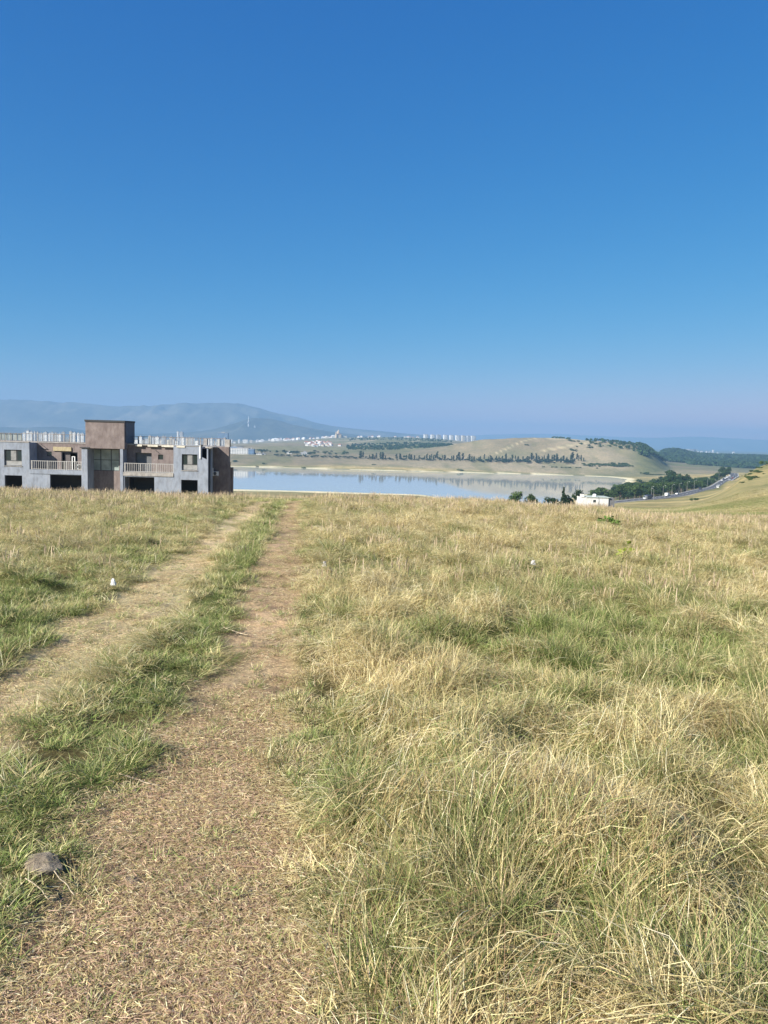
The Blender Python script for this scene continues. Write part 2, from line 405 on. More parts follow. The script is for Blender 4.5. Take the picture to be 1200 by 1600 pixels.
def ground_material():
    m, n, l, b = new_mat('ground')
    a = n.new('ShaderNodeAttribute'); a.attribute_name = 'Col'
    g = n.new('ShaderNodeNewGeometry').outputs['Position']
    n1 = noise(n, l, 38, 6, 0.7, g); n2 = noise(n, l, 3.0, 5, 0.65, g); n3 = noise(n, l, 0.22, 6, 0.7, g); n4 = noise(n, l, 0.03, 6, 0.75, g)
    c = a.outputs['Color']
    c = mixc(n, l, 1.0, c, ramp(n, l, n1, [(0.32, (0.62, 0.60, 0.56)), (0.66, (1.32, 1.30, 1.22))]), 'MULTIPLY')
    c = mixc(n, l, 1.0, c, ramp(n, l, n2, [(0.3, (0.78, 0.80, 0.78)), (0.7, (1.2, 1.17, 1.12))]), 'MULTIPLY')
    c = mixc(n, l, 1.0, c, ramp(n, l, n3, [(0.32, (0.74, 0.80, 0.74)), (0.66, (1.2, 1.15, 1.1))]), 'MULTIPLY')
    c = mixc(n, l, 1.0, c, ramp(n, l, n4, [(0.32, (0.76, 0.82, 0.76)), (0.66, (1.18, 1.13, 1.1))]), 'MULTIPLY')
    l.new(c, b.inputs['Base Color']); b.inputs['Roughness'].default_value = 1.0; b.inputs['Specular IOR Level'].default_value = 0.1
    bp = n.new('ShaderNodeBump'); bp.inputs['Strength'].default_value = 0.7; bp.inputs['Distance'].default_value = 0.02
    l.new(n1, bp.inputs['Height'])
    bp2 = n.new('ShaderNodeBump'); bp2.inputs['Strength'].default_value = 0.5; bp2.inputs['Distance'].default_value = 0.6
    l.new(n3, bp2.inputs['Height']); l.new(bp.outputs[0], bp2.inputs['Normal']); l.new(bp2.outputs[0], b.inputs['Normal'])
    return m
M_ground = ground_material()
gme = bpy.data.meshes.new('ground')
allF = np.concatenate([Q.ravel(), cen[:, :3].ravel()])
gme.vertices.add(len(V)); gme.vertices.foreach_set('co', V.astype(np.float32).ravel())
gme.loops.add(len(allF)); gme.loops.foreach_set('vertex_index', allF.astype(np.int32))
gme.polygons.add(len(Q) + NA)
gme.polygons.foreach_set('loop_start', np.concatenate([np.arange(len(Q)) * 4, len(Q) * 4 + np.arange(NA) * 3]).astype(np.int32))
gme.polygons.foreach_set('use_smooth', np.ones(len(Q) + NA, dtype=bool))
gme.materials.append(M_ground); gme.update(); gme.validate()
ca = gme.color_attributes.new('Col', 'FLOAT_COLOR', 'POINT')
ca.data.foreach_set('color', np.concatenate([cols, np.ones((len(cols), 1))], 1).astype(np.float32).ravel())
tag(link('ground', gme), 'dry grassland sloping down to the lake', kind='structure')

# ------------------------------------------------------------------ water
m, n, l, b = new_mat('lake_water')
b.inputs['Base Color'].default_value = (0.44, 0.45, 0.41, 1); b.inputs['Roughness'].default_value = 0.05; b.inputs['IOR'].default_value = 1.33
g = n.new('ShaderNodeNewGeometry').outputs['Position']
bp = n.new('ShaderNodeBump'); bp.inputs['Strength'].default_value = 0.004; bp.inputs['Distance'].default_value = 0.3
l.new(noise(n, l, 0.25, 3, 0.5, g), bp.inputs['Height']); l.new(bp.outputs[0], b.inputs['Normal'])
M_water = m
w = MB(); w.poly([(-3000, 450, -60), (430, 450, -60), (560, 900, -60), (560, 1720, -60), (-3000, 1720, -60)], [(0, 1, 2, 3, 4)])
tag(w.build('lake', M_water), 'still blue grey lake below the field', kind='structure')

# ------------------------------------------------------------------ mountains
def mountain(name, label, prof, D0, D1, D2, mat, seed, rough=0.10, base=-70):
    pxs = [p[0] for p in prof]; zz = [-(p[1] - hor(p[0])) * D1 / 1205.0 for p in prof]
    U = np.linspace(pxs[0], pxs[-1], 420); Hh = pchip(np.array(pxs, float), np.array(zz, float), U)
    T = np.linspace(0, 1, 70)
    UU_, TT = np.meshgrid(U, T, indexing='ij'); HH = np.repeat(Hh[:, None], len(T), 1)
    D = np.where(TT < 0.6, D0 + (D1 - D0) * TT / 0.6, D1 + (D2 - D1) * (TT - 0.6) / 0.4)
    s = np.where(TT < 0.6, sstep(0, 0.6, TT) ** 0.9, 1 - sstep(0.6, 1.0, TT))
    X = (UU_ - 600) / 1205.0 * D1 * (0.85 + 0.15 * D / D1)
    k = 1.0 / (0.06 * D1)
    nn = fbm(X * k, D * k * 0.5, seed, 6) - 0.5; rdg = 1 - np.abs(2 * fbm(X * k * 2.2, D * k * 0.9, seed + 50, 5) - 1)
    amp = HH - base
    e = np.clip(1.3 * s, 0, 1) * (1 - sstep(0.50, 0.62, TT) * 0.92)
    Z = base + amp * s + e * amp * (rough * 2.6 * nn - rough * 1.4 * (1 - rdg) * 2.0)
    Vm = np.stack([X.ravel(), D.ravel(), Z.ravel()], 1)
    nU, nT = X.shape; a, bq = np.meshgrid(np.arange(nU - 1), np.arange(nT - 1), indexing='ij')
    Fm = np.stack([a * nT + bq, (a + 1) * nT + bq, (a + 1) * nT + bq + 1, a * nT + bq + 1], -1).reshape(-1, 4)
    return tag(link(name, np_mesh(name, Vm, Fm, [mat], True)), label, kind='structure')
def mountain_mat(name, a, bcol, c):
    m, n, l, b = new_mat(name)
    g = n.new('ShaderNodeNewGeometry').outputs['Position']
    f = noise(n, l, 0.0017, 8, 0.7, g)
    l.new(ramp(n, l, f, [(0.36, a), (0.5, bcol), (0.64, c)]), b.inputs['Base Color']); b.inputs['Roughness'].default_value = 1
    b.inputs['Specular IOR Level'].default_value = 0.0
    return m
M_mt = mountain_mat('mountain_scrub', (0.07, 0.072, 0.055), (0.10, 0.10, 0.075), (0.17, 0.155, 0.12))
M_mt2 = mountain_mat('mountain_wood', (0.05, 0.055, 0.045), (0.07, 0.075, 0.055), (0.12, 0.115, 0.085))
mountain('mountains', 'long hazy mountain range behind the town',
         [(-900, 650), (-500, 632), (-200, 626), (0, 624), (60, 627), (110, 630), (160, 634), (210, 635), (270, 632), (330, 630), (365, 630.5), (395, 636), (430, 645), (460, 651), (490, 660), (530, 667), (580, 672.5), (640, 678), (720, 685), (800, 692), (900, 698)],
         8100, 10000, 12400, M_mt, 61, 0.10)
mountain('hills', 'darker wooded foothill in front of the mountains',
         [(-900, 672), (-300, 668), (-60, 664), (30, 668), (90, 667), (150, 676), (220, 678), (280, 676), (320, 672), (360, 662), (395, 653), (425, 655), (455, 663), (500, 672), (560, 680), (640, 687), (700, 690)],
         6050, 7150, 8150, M_mt2, 91, 0.10)
mountain('distant_hills', 'very faint distant hills on the right horizon',
         [(560, 690), (680, 684), (770, 679), (860, 678), (930, 681), (1010, 684), (1090, 682), (1180, 687), (1300, 688), (1600, 690), (2200, 702)],
         15000, 16800, 18500, M_mt, 121, 0.10)

# ------------------------------------------------------------------ haze
hz = MB(); hz.box(-20000, 20000, -20000, 20000, -140, 440)
m = bpy.data.materials.new('haze_air'); m.use_nodes = True; nt = m.node_tree; nt.nodes.clear()
out = nt.nodes.new('ShaderNodeOutputMaterial'); pv = nt.nodes.new('ShaderNodeVolumePrincipled')
pv.inputs['Color'].default_value = (0.245, 0.44, 0.69, 1); pv.inputs['Density'].default_value = 0.00014; pv.inputs['Anisotropy'].default_value = 0.0
nt.links.new(pv.outputs[0], out.inputs['Volume'])
tag(hz.build('haze', m), kind='stuff')
tag(bpy.data.objects['haze'], 'pale blue haze over the far country')

# ------------------------------------------------------------------ grass
def tuft(name, nb, R, L0, L1, w, lean, sag, seed, flat=False, head=False, dirl=None, seg=4):
    g = np.random.default_rng(seed)
    V, Fc, B = [], [], []
    for i in range(nb):
        a = g.uniform(0, 2 * math.pi); rad = R * math.sqrt(g.uniform())
        bx, by = rad * math.cos(a), rad * math.sin(a)
        da = (a + g.normal(0, 0.9)) if dirl is None else dirl + g.normal(0, 0.45)
        L = g.uniform(L0, L1); ln = abs(g.normal(lean, lean * 0.45)); sg = g.uniform(0.3, 1.0) * sag
        dx, dy = math.cos(da), math.sin(da); sx, sy = -dy, dx
        tw = g.uniform(-0.6, 0.6); ww = w * g.uniform(0.7, 1.3); rnd = g.uniform(); crv = g.normal(0, 0.25)
        k = len(V); z0 = g.uniform(0.002, 0.02) if flat else -0.01
        for t in np.linspace(0, 1, seg + 1):
            if flat:
                hh = L * (t + 0.0); hx = bx + dx * hh + sx * crv * L * t * t; hy = by + dy * hh + sy * crv * L * t * t
                hz_ = z0 + L * 0.35 * ln * math.sin(math.pi * t * g.uniform(0.8, 1.0))
            else:
                th = ln * (0.35 + sg * t * 1.5); th = min(th, 2.1)
                if t == 0: hx, hy, hz_ = bx, by, z0
                else:
                    st = L / seg
                    hx += (dx * math.sin(th) + sx * crv * t * 0.5) * st; hy += (dy * math.sin(th) + sy * crv * t * 0.5) * st; hz_ += math.cos(th) * st
            wd = ww * (1 - t) ** 0.6 * 0.5 + 0.00025
            if flat: wd = ww * 0.5
            if head and t > 0.62: wd = ww * (2.6 - 5 * abs(t - 0.8))*0.8
            cz = tw * wd
            V.append((hx - sx * wd, hy - sy * wd, hz_ - cz)); V.append((hx + sx * wd, hy + sy * wd, hz_ + cz))
            B.append((rnd, t, 1.0 if (head and t > 0.6) else 0.0, 1)); B.append(B[-1])
        for s in range(seg):
            q = k + 2 * s; Fc.append((q, q + 1, q + 3, q + 2))
    me = np_mesh(name, V, Fc, [M_grass], True)
    c = me.color_attributes.new('blade', 'FLOAT_COLOR', 'POINT'); c.data.foreach_set('color', np.array(B, np.float32).ravel())
    return me
m, n, l, b = new_mat('grass_blades')
ab = n.new('ShaderNodeAttribute'); ab.attribute_name = 'blade'
sp = n.new('ShaderNodeSeparateColor'); l.new(ab.outputs['Color'], sp.inputs[0])
ai = n.new('ShaderNodeAttribute'); ai.attribute_name = 'tint'; ai.attribute_type = 'INSTANCER'
si = n.new('ShaderNodeSeparateXYZ'); l.new(ai.outputs['Vector'], si.inputs[0])
gcol = ramp(n, l, sp.outputs[0], [(0.0, (0.050, 0.115, 0.026)), (0.5, (0.125, 0.20, 0.045)), (1.0, (0.27, 0.33, 0.075))])
scol = ramp(n, l, sp.outputs[0], [(0.0, (0.33, 0.25, 0.11)), (0.4, (0.58, 0.48, 0.225)), (0.8, (0.78, 0.68, 0.37)), (1.0, (0.88, 0.82, 0.56))])
bcol = ramp(n, l, sp.outputs[0], [(0.0, (0.26, 0.15, 0.095)), (1.0, (0.60, 0.42, 0.29))])
# each blade is green or dry: the threshold is a second random made from the first
r2 = mathn(n, l, 'FRACT', mathn(n, l, 'MULTIPLY', sp.outputs[0], 37.7))
f = mathn(n, l, 'ADD', mathn(n, l, 'MULTIPLY', mathn(n, l, 'SUBTRACT', si.outputs[0], r2), 3.0), 0.5, True)
tip = mathn(n, l, 'MULTIPLY', sp.outputs[1], 0.25)
c = mixc(n, l, mathn(n, l, 'ADD', f, tip, True), gcol, scol)
r3 = mathn(n, l, 'FRACT', mathn(n, l, 'MULTIPLY', sp.outputs[0], 91.3))
fb = mathn(n, l, 'ADD', mathn(n, l, 'MULTIPLY', mathn(n, l, 'SUBTRACT', si.outputs[2], r3), 3.0), 0.5, True)
c = mixc(n, l, fb, c, bcol)
c = mixc(n, l, mathn(n, l, 'MULTIPLY', sp.outputs[2], 0.8), c, (0.42, 0.31, 0.22))
vv = n.new('ShaderNodeCombineColor')
for q in range(3): l.new(si.outputs[1], vv.inputs[q])
c = mixc(n, l, 1.0, c, vv.outputs[0], 'MULTIPLY')
n.remove(b)
df = n.new('ShaderNodeBsdfDiffuse'); tr = n.new('ShaderNodeBsdfTranslucent'); gl = n.new('ShaderNodeBsdfGlossy'); gl.inputs['Roughness'].default_value = 0.45
l.new(c, df.inputs[0]); l.new(c, tr.inputs[0])
ms = n.new('ShaderNodeMixShader'); ms.inputs[0].default_value = 0.24; l.new(df.outputs[0], ms.inputs[1]); l.new(tr.outputs[0], ms.inputs[2])
ms2 = n.new('ShaderNodeMixShader'); ms2.inputs[0].default_value = 0.015; l.new(ms.outputs[0], ms2.inputs[1]); l.new(gl.outputs[0], ms2.inputs[2])
l.new(ms2.outputs[0], n['Material Output'].inputs['Surface'])
M_grass = m

src = bpy.data.collections.new('grass_sources')
specs = []
for s in range(4): specs.append(dict(nb=60, R=.075, L0=.035, L1=.10, w=.0028, lean=.9, sag=1.0, seed=100 + s))
for s in range(4): specs.append(dict(nb=56, R=.085, L0=.07, L1=.18, w=.0026, lean=.95, sag=1.2, seed=200 + s))
for s in range(5): specs.append(dict(nb=56, R=.075, L0=.10, L1=.28, w=.0022, lean=1.05, sag=1.4, seed=300 + s, seg=5))
for s in range(3): specs.append(dict(nb=120, R=.15, L0=.008, L1=.038, w=.0017, lean=.2, sag=0, seed=400 + s, flat=True, seg=3))
for s in range(2): specs.append(dict(nb=9, R=.12, L0=.26, L1=.46, w=.0028, lean=.25, sag=.8, seed=500 + s, head=True, seg=6))
for s in range(3): specs.append(dict(nb=46, R=.13, L0=.10, L1=.28, w=.0022, lean=.9, sag=0, seed=600 + s, flat=True, dirl=0.0, seg=4))
for i, s in enumerate(specs):
    o = bpy.data.objects.new('grass_tuft_%02d' % i, tuft('grass_tuft', **dict(name=None, **s)) if False else tuft('grass_tuft', s.pop('nb'), s.pop('R'), s.pop('L0'), s.pop('L1'), s.pop('w'), s.pop('lean'), s.pop('sag'), s.pop('seed'), **s))
    src.objects.link(o)

def gn_group():
    ng = bpy.data.node_groups.new('scatter_grass', 'GeometryNodeTree')
    ng.interface.new_socket('Geometry', in_out='INPUT', socket_type='NodeSocketGeometry')
    ng.interface.new_socket('Geometry', in_out='OUTPUT', socket_type='NodeSocketGeometry')
    N = ng.nodes; L = ng.links
    gi = N.new('NodeGroupInput'); go = N.new('NodeGroupOutput'); ip = N.new('GeometryNodeInstanceOnPoints'); ci = N.new('GeometryNodeCollectionInfo')
    ci.inputs['Collection'].default_value = src; ci.inputs['Separate Children'].default_value = True; ci.inputs['Reset Children'].default_value = True
    def att(nm, t):
        a = N.new('GeometryNodeInputNamedAttribute'); a.data_type = t; a.inputs['Name'].default_value = nm
        return a.outputs['Attribute']
    L.new(gi.outputs[0], ip.inputs['Points']); L.new(ci.outputs[0], ip.inputs['Instance'])
    ip.inputs['Pick Instance'].default_value = True
    L.new(att('kind', 'INT'), ip.inputs['Instance Index']); L.new(att('rot', 'FLOAT_VECTOR'), ip.inputs['Rotation']); L.new(att('scl', 'FLOAT_VECTOR'), ip.inputs['Scale'])
    L.new(ip.outputs[0], go.inputs[0]); return ng
NG = gn_group()
def scatter(name, label, P, kind, rot, scl, tint):
    me = bpy.data.meshes.new(name); me.vertices.add(len(P)); me.vertices.foreach_set('co', P.astype(np.float32).ravel())
    a = me.attributes.new('kind', 'INT', 'POINT'); a.data.foreach_set('value', kind.astype(np.int32))
    for nm, arr in (('rot', rot), ('scl', scl), ('tint', tint)):
        a = me.attributes.new(nm, 'FLOAT_VECTOR', 'POINT'); a.data.foreach_set('vector', arr.astype(np.float32).ravel())
    o = link(name, me); tag(o, label, 'grass', kind='stuff')
    md = o.modifiers.new('scatter', 'NODES'); md.node_group = NG
    return o

def sample_points(r0, r1, dens, azm):
    """dens(r) tufts per m2, sampled in shells"""
    out = []
    edges = np.exp(np.linspace(math.log(r0), math.log(r1), 40))
    for a, bb in zip(edges[:-1], edges[1:]):
        area = azm * (bb * bb - a * a); k = int(area * dens(0.5 * (a + bb)))
        rr_ = np.sqrt(nrg.uniform(a * a, bb * bb, k)); th = nrg.uniform(-azm, azm, k)
        out.append(np.stack([rr_ * np.sin(th), rr_ * np.cos(th)], 1))
    return np.concatenate(out)
CLEAR = [(*ground_hit(70, 1356), .085), (*ground_hit(205, 1362), .04), (*ground_hit(177, 920), .07), (*ground_hit(832, 902), .08), (*ground_hit(507, 892), .06)]
P = sample_points(0.9, 50, lambda r: 460 * min(1, (3.5 / r)) ** 1.02, math.radians(42))
x, y = P[:, 0], P[:, 1]; r = np.hypot(x, y); N_ = len(x)
mr, ml, dr, dl, wr, wl_ = rut_masks(x, y)
rm = np.maximum(mr, ml)
# cover maps
big = fbm(x * 0.35, y * 0.35, 41, 3); med = 0.45 * fbm(x * 1.1 + 5, y * 1.1, 42, 4) + 0.55 * fbm(x * 2.7, y * 2.7 + 4, 47, 3); cl = fbm(x * 2.1 + 3, y * 2.1, 43, 3); str_ = fbm(x * 0.25, y * 0.8, 44, 4)
right = dr > 0; left = dl < 0; strip = (~right) & (~left)
dry = np.where(right, 0.53 + 3.1 * (med - 0.5) + 0.9 * (big - 0.5), 0.52 + 2.2 * (med - 0.5))
dry = dry + np.where(right, 0.34 * sstep(9, 22, r), 0.12 * sstep(10, 25, r))
dry = np.where(right & (str_ > 0.58), dry - 0.15, dry)
hgt = 0.38 + 1.3 * (cl - 0.35) + 0.7 * (med - 0.5)                    # height factor
# green hollow bands right of the track
bandg = np.exp(-((y - 6.8) / 0.9) ** 2) * sstep(0.8, 1.6, dr) * (1 - sstep(3.0, 4.5, dr)) + 0.7 * np.exp(-((y - 12.5) / 0.9) ** 2) * sstep(0.5, 1.0, dr) * (1 - sstep(1.5, 3, dr))
dry -= 0.45 * bandg; hgt -= 0.35 * bandg
# strip between the ruts: yellow crown, bright green towards the right rut
gw = np.exp(-((dr + wr + 0.22) / 0.22) ** 2) * strip * (0.55 + 0.9 * (big - 0.3))
dry = np.where(strip, 0.60 + 0.7 * (med - 0.5) - 0.75 * gw, dry)
dry = np.where(strip & (y < 4.6), 0.30 + 0.7 * (med - 0.5) - 0.3 * gw, dry)
hgt = np.where(strip, 0.30 + 0.5 * (cl - 0.35) - 0.12 * gw, hgt)
# left verge green close to the rut
lv = np.exp(-((dl + wl_ + 0.5) / 0.55) ** 2) * left
dry = np.where(left, dry - 0.25 * lv - 0.10 * (1 - sstep(6, 14, y)), dry)
hgt = np.where(left, hgt * (1 - 0.65 * lv) * 0.9, hgt)
hgt = hgt * np.where(y < 5, 0.92, 1)
# right verge: short matted zone
rv = sstep(0.55, 0.0, dr - wr) * right
hgt = np.where(right, hgt * (1 - 0.75 * rv), hgt)
brown = 0.04 + 0.18 * np.where(right, rv, 0) * (med > 0.45) + 0.08 * (fbm(x * 0.9, y * 0.9, 46) > 0.62)
tall = np.clip(hgt, 0.05, 1.1)
rnd = nrg.uniform(size=N_)
kind = np.where(tall < 0.28, nrg.integers(0, 4, N_), np.where(tall < 0.48, nrg.integers(4, 8, N_), nrg.integers(8, 13, N_)))
kind = np.where((dry > 0.55) & (rnd < 0.38) & (tall > 0.25), nrg.integers(18, 21, N_), kind)
kind = np.where((rnd > 0.80) & (tall > 0.40), nrg.integers(4, 8, N_), kind)
kind = np.where((rnd > 0.90) & (dry < 0.62), nrg.integers(0, 4, N_), kind)
# seed heads: towards the crest and here and there
ph = 0.012 + 0.11 * sstep(22, 33, r) * (1 - rm)
kind = np.where((nrg.uniform(size=N_) < ph) & (tall > 0.3) & (r > 9), nrg.integers(16, 18, N_), kind)
# ruts: mostly litter, a few low green blades
inr = nrg.uniform(size=N_) < rm
litter = inr & (nrg.uniform(size=N_) < 0.90)
lowg = inr & ~litter
kind = np.where(litter, nrg.integers(13, 16, N_), kind); kind = np.where(lowg, nrg.integers(0, 4, N_), kind)
verge = (~inr) & (rv > 0.35) & (nrg.uniform(size=N_) < 0.55)
kind = np.where(verge, nrg.integers(13, 16, N_), kind)
s = 0.8 + 0.35 * nrg.uniform(size=N_); sxy = s * np.clip((r / 3.5) ** 0.27, 1, 1.9)
hs = s * (0.75 + 0.5 * np.clip(tall, 0, 1)) * np.where(r > 25, 1.0, 1.0)
hs = np.where(lowg, hs * 0.45, hs)
hs = hs * np.where(strip & ~inr & (y < 9), 0.55, 1.0)
hs = hs * np.where(left & ~inr & (y < 14), 0.8, 1.0)
hs = hs * np.where(strip & ~inr, 0.8, 1.0)
sxy = np.where((kind >= 16) & (kind < 18), 1.0, sxy)
hs = np.where((kind >= 16) & (kind < 18), 0.65 + 0.35 * nrg.uniform(size=N_), hs)
wind = np.where((kind >= 8) & (kind < 13) | (kind >= 18), 1, 0)
wd = (fbm(x * 1.1, y * 1.1, 48, 2) - 0.5) * 14
rz = np.where(kind >= 18, wd + nrg.normal(0, 0.5, N_), nrg.uniform(0, 6.283, N_))
tilt = 0.45 * nrg.uniform(size=N_) * np.where(kind >= 13, wind, 1)
rot = np.stack([tilt * np.sin(wd), tilt * np.cos(wd), rz], 1)
val = 0.72 + 0.52 * nrg.uniform(size=N_)
dryi = np.clip(dry + nrg.normal(0, 0.16, N_), 0.02, 1.1)
dryi = np.where(litter | verge, 0.9, dryi); dryi = np.where(lowg, 0.3, dryi)
val = val * 1.06
brown = np.where(litter & (mr > ml), 0.48, brown); brown = np.where(litter & (ml >= mr), 0.36, brown); val = np.where(litter, val * 1.12, val)
keep = np.ones(N_, bool)
keep &= ~(litter & (ml > mr) & (nrg.uniform(size=N_) < .45))
keep &= ~(strip & ~inr & (y < 10) & (nrg.uniform(size=N_) < .25))
keep &= ~(litter & (nrg.uniform(size=N_) < 0.28 + 0.60 * sstep(.48, .62, fbm(x * .9, y * .7, 63, 3))))
for (sx_, sy_, sr_) in CLEAR:
    keep &= ~((np.hypot(x - sx_, (y - sy_) ) < sr_) | ((np.abs(x - sx_ * y / sy_) < sr_ * .9) & (y < sy_) & (y > sy_ * .90)))
keep &= ~((fbm(x * 4, y * 4, 49, 2) < 0.38) & (~inr) & (r < 12))
z = terrain(x, y)
z = z + np.where(kind >= 18, 0.05 * tall, 0)
PP = np.stack([x, y, z], 1)[keep]
scatter('grass', 'dry straw coloured and green grass of the near field', PP, kind[keep], rot[keep], np.stack([sxy, sxy, hs], 1)[keep], np.stack([dryi, val, brown], 1)[keep])

# tussocks on the slope to the right beyond the crest
K = 26000
th = nrg.uniform(math.radians(13), math.radians(38), K); rr2 = np.sqrt(nrg.uniform(55 ** 2, 330 ** 2, K))
x = rr2 * np.sin(th); y = rr2 * np.cos(th)
cl = fbm(x * 0.05, y * 0.16, 51, 4)
kp = nrg.uniform(size=K) < sstep(0.30, 0.55, cl) + 0.25
x, y, cl, rr2 = x[kp], y[kp], cl[kp], rr2[kp]; K = len(x)
sc = 1.6 + rr2 / 110
scatter('dry_tussocks', 'dry tussocks scattered over the slope on the right', np.stack([x, y, terrain(x, y)], 1), nrg.integers(4, 13, K),
        np.stack([np.zeros(K), np.zeros(K), nrg.uniform(0, 6.28, K)], 1), np.stack([sc * 1.6, sc * 1.6, sc * 0.8], 1),
        np.stack([np.clip(0.45 + 1.6 * (fbm(x * 0.012, y * 0.03, 52, 4) - 0.5), 0.1, 1), 0.8 + 0.3 * nrg.uniform(size=K), np.full(K, 0.1)], 1))

# ================================================================== objects
M_greypl = plaster('blue_grey_plaster', (0.20, 0.225, 0.27), (0.235, 0.265, 0.315), (0.27, 0.295, 0.34))
M_brown = plaster('brown_plaster', (0.145, 0.115, 0.108), (0.185, 0.15, 0.14), (0.235, 0.195, 0.182), 0.9)
M_conc = plaster('raw_concrete', (0.22, 0.21, 0.20), (0.30, 0.285, 0.265), (0.40, 0.37, 0.33), 1.4)
M_ochre = plaster('ochre_patch', (0.33, 0.27, 0.15), (0.38, 0.32, 0.19), (0.42, 0.36, 0.24), 1.5)
M_bitumen = plain('black_sheet', (0.025, 0.027, 0.03), 0.7)
M_white = plain('white_paint', (0.72, 0.72, 0.70), 0.5, 0.06)
M_rail = plain('white_railing_paint', (0.36, 0.35, 0.33), 0.5, 0.15, 4)
M_rust = plain('rusty_steel', (0.16, 0.13, 0.11), 0.7, 0.3, 5)
M_frame = plain('dark_window_frame', (0.05, 0.05, 0.055), 0.5)
M_cloth = plain('pale_curtain', (0.26, 0.26, 0.25), 0.9, 0.25, 3)
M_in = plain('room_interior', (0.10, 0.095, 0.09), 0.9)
m, n, l, b = new_mat('window_glass'); b.inputs['Base Color'].default_value = (0.02, 0.03, 0.03, 1); b.inputs['Roughness'].default_value = 0.06
b.inputs['Specular IOR Level'].default_value = 0.8; M_glass = m
m, n, l, b = new_mat('grey_green_glass'); b.inputs['Roughness'].default_value = 0.12
g = n.new('ShaderNodeNewGeometry').outputs['Position']
l.new(ramp(n, l, noise(n, l, 1.2, 3, 0.5, g), [(0.35, (0.19, 0.23, 0.22)), (0.65, (0.31, 0.36, 0.345))]), b.inputs['Base Color']); M_gglass = m

# ------------------------------------------------------------------ apartment building
Yf = 90.0
def bx(px, Y=Yf): return at(px, 715, Y)[0]
def bz(px, py, Y=Yf): return at(px, py, Y)[2]
zR, zWt, zWb, zFl, zSl, zLt, zBase = -1.57, -2.45, -4.33, -4.70, -5.18, -5.45, -13.0
B = empty('apartment_building', (bx(180), Yf, -11.0), 0, 'low unfinished grey and brown building with empty windows standing behind the grass crest', 'building')
BL = B.location.copy()
def bld(mb, name, mat, parent=None, origin=None):
    """mesh given in world coordinates, parented to the building"""
    p = parent or B; o0 = Vector(BL) if parent is None else Vector(BL) + Vector(parent.location)
    cx = sum(v[0] for v in mb.v) / len(mb.v); cy = sum(v[1] for v in mb.v) / len(mb.v); cz = min(v[2] for v in mb.v)
    mb.v = [(v[0] - cx, v[1] - cy, v[2] - cz) for v in mb.v]
    o = mb.build(name, mat, p, (cx - o0.x, cy - o0.y, cz - o0.z)); return o
def wall_open(mb, x0, x1, z0, z1, y0, y1, ops):
    xs = sorted({x0, x1, *[o[0] for o in ops], *[o[1] for o in ops]}); zs = sorted({z0, z1, *[o[2] for o in ops], *[o[3] for o in ops]})
    for a, bq in zip(xs[:-1], xs[1:]):
        run = None
        for c, d in zip(zs[:-1], zs[1:]):
            mx, mz = (a + bq) / 2, (c + d) / 2
            solid = not any(o[0] < mx < o[1] and o[2] < mz < o[3] for o in ops)
            if solid:
                run = (run[0], d) if run else (c, d)
            elif run:
                mb.box(a, bq, y0, y1, run[0], run[1]); run = None
        if run: mb.box(a, bq, y0, y1, run[0], run[1])
    return mb
# left block with two bays of windows (goes on out of the frame)
xa, xb = bx(-75), bx(46); W1 = (bx(6.5), bx(34)); W0 = (bx(-60), bx(-32))
opsL = [(W1[0], W1[1], zWb, zWt), (W1[0], W1[1], -7.6, zLt), (W0[0], W0[1], zWb, zWt), (W0[0], W0[1], -7.6, zLt), (W1[0], W1[1], -10.7, -8.5)]
bld(wall_open(MB(), xa, xb, zBase, zR, Yf, Yf + .3, opsL), 'wall', M_greypl)
# wall below terrace one
x1, x2 = bx(46), bx(128)
bld(wall_open(MB(), x1, x2, zBase, zSl - 0.002, Yf, Yf + .3, [(bx(77.5), bx(127), -7.7, -5.25)]), 'wall', M_greypl)
bld(MB().box(x1, bx(128), Yf - .06, Yf + 2.0, zSl, zFl), 'terrace_slab', M_greypl)
# side fins of terrace one
bld(MB().box(x1 - .28, x1, Yf + .302, Yf + 2.0, zFl, zR), 'wall', M_greypl)
# back wall of terrace one
dr1 = (bx(96, 92), bx(121.5, 92), zFl, -2.62)
bld(wall_open(MB(), bx(40, 92), bx(140, 92), zFl + .002, zR, Yf + 2.0, Yf + 2.25, [dr1, (bx(73.5, 92), bx(81, 92), -3.15, -2.6)]), 'wall', M_brown)
# pillars either side of the middle bay
bld(MB().box(bx(128), bx(137), Yf - .1, Yf + 2.0, zBase, -2.05), 'pillar', M_greypl)
bld(MB().box(bx(188), bx(192.5), Yf - .1, Yf + 2.0, zBase, -2.05), 'pillar', M_greypl)
# middle bay, set back, big glazed window and panels below
yb = Yf + 1.9
mb = MB(); wall_open(mb, bx(133, yb), bx(192, yb), zBase, -1.6, yb, yb + .25, [(bx(141, yb), bx(186.5, yb), -4.72, -2.12)])
bld(mb, 'wall', M_brown)
gx0, gx1 = bx(141, yb), bx(186.5, yb)
wf = MB(); xs = [gx0, gx0 + (gx1 - gx0) * .36, gx0 + (gx1 - gx0) * .72, gx1]
for q, xx in enumerate(xs): wf.box(xx - .045 if q else xx, xx + .045 if q < 3 else xx, yb + .02, yb + .1, -4.72, -2.12)
for a, bq in zip(xs[:-1], xs[1:]):
    for zz in (-4.72, -3.46, -2.19): wf.box(a + .046, bq - .046, yb + .025, yb + .095, zz, zz + .07)
wo = bld(wf, 'window', M_frame)
for a, bq in zip(xs[:-1], xs[1:]):
    for z0, z1 in ((-4.65, -3.46), (-3.39, -2.19)):
        bld(MB().box(a + .04, bq - .04, yb + .05, yb + .06, z0, z1), 'pane', M_gglass, wo)
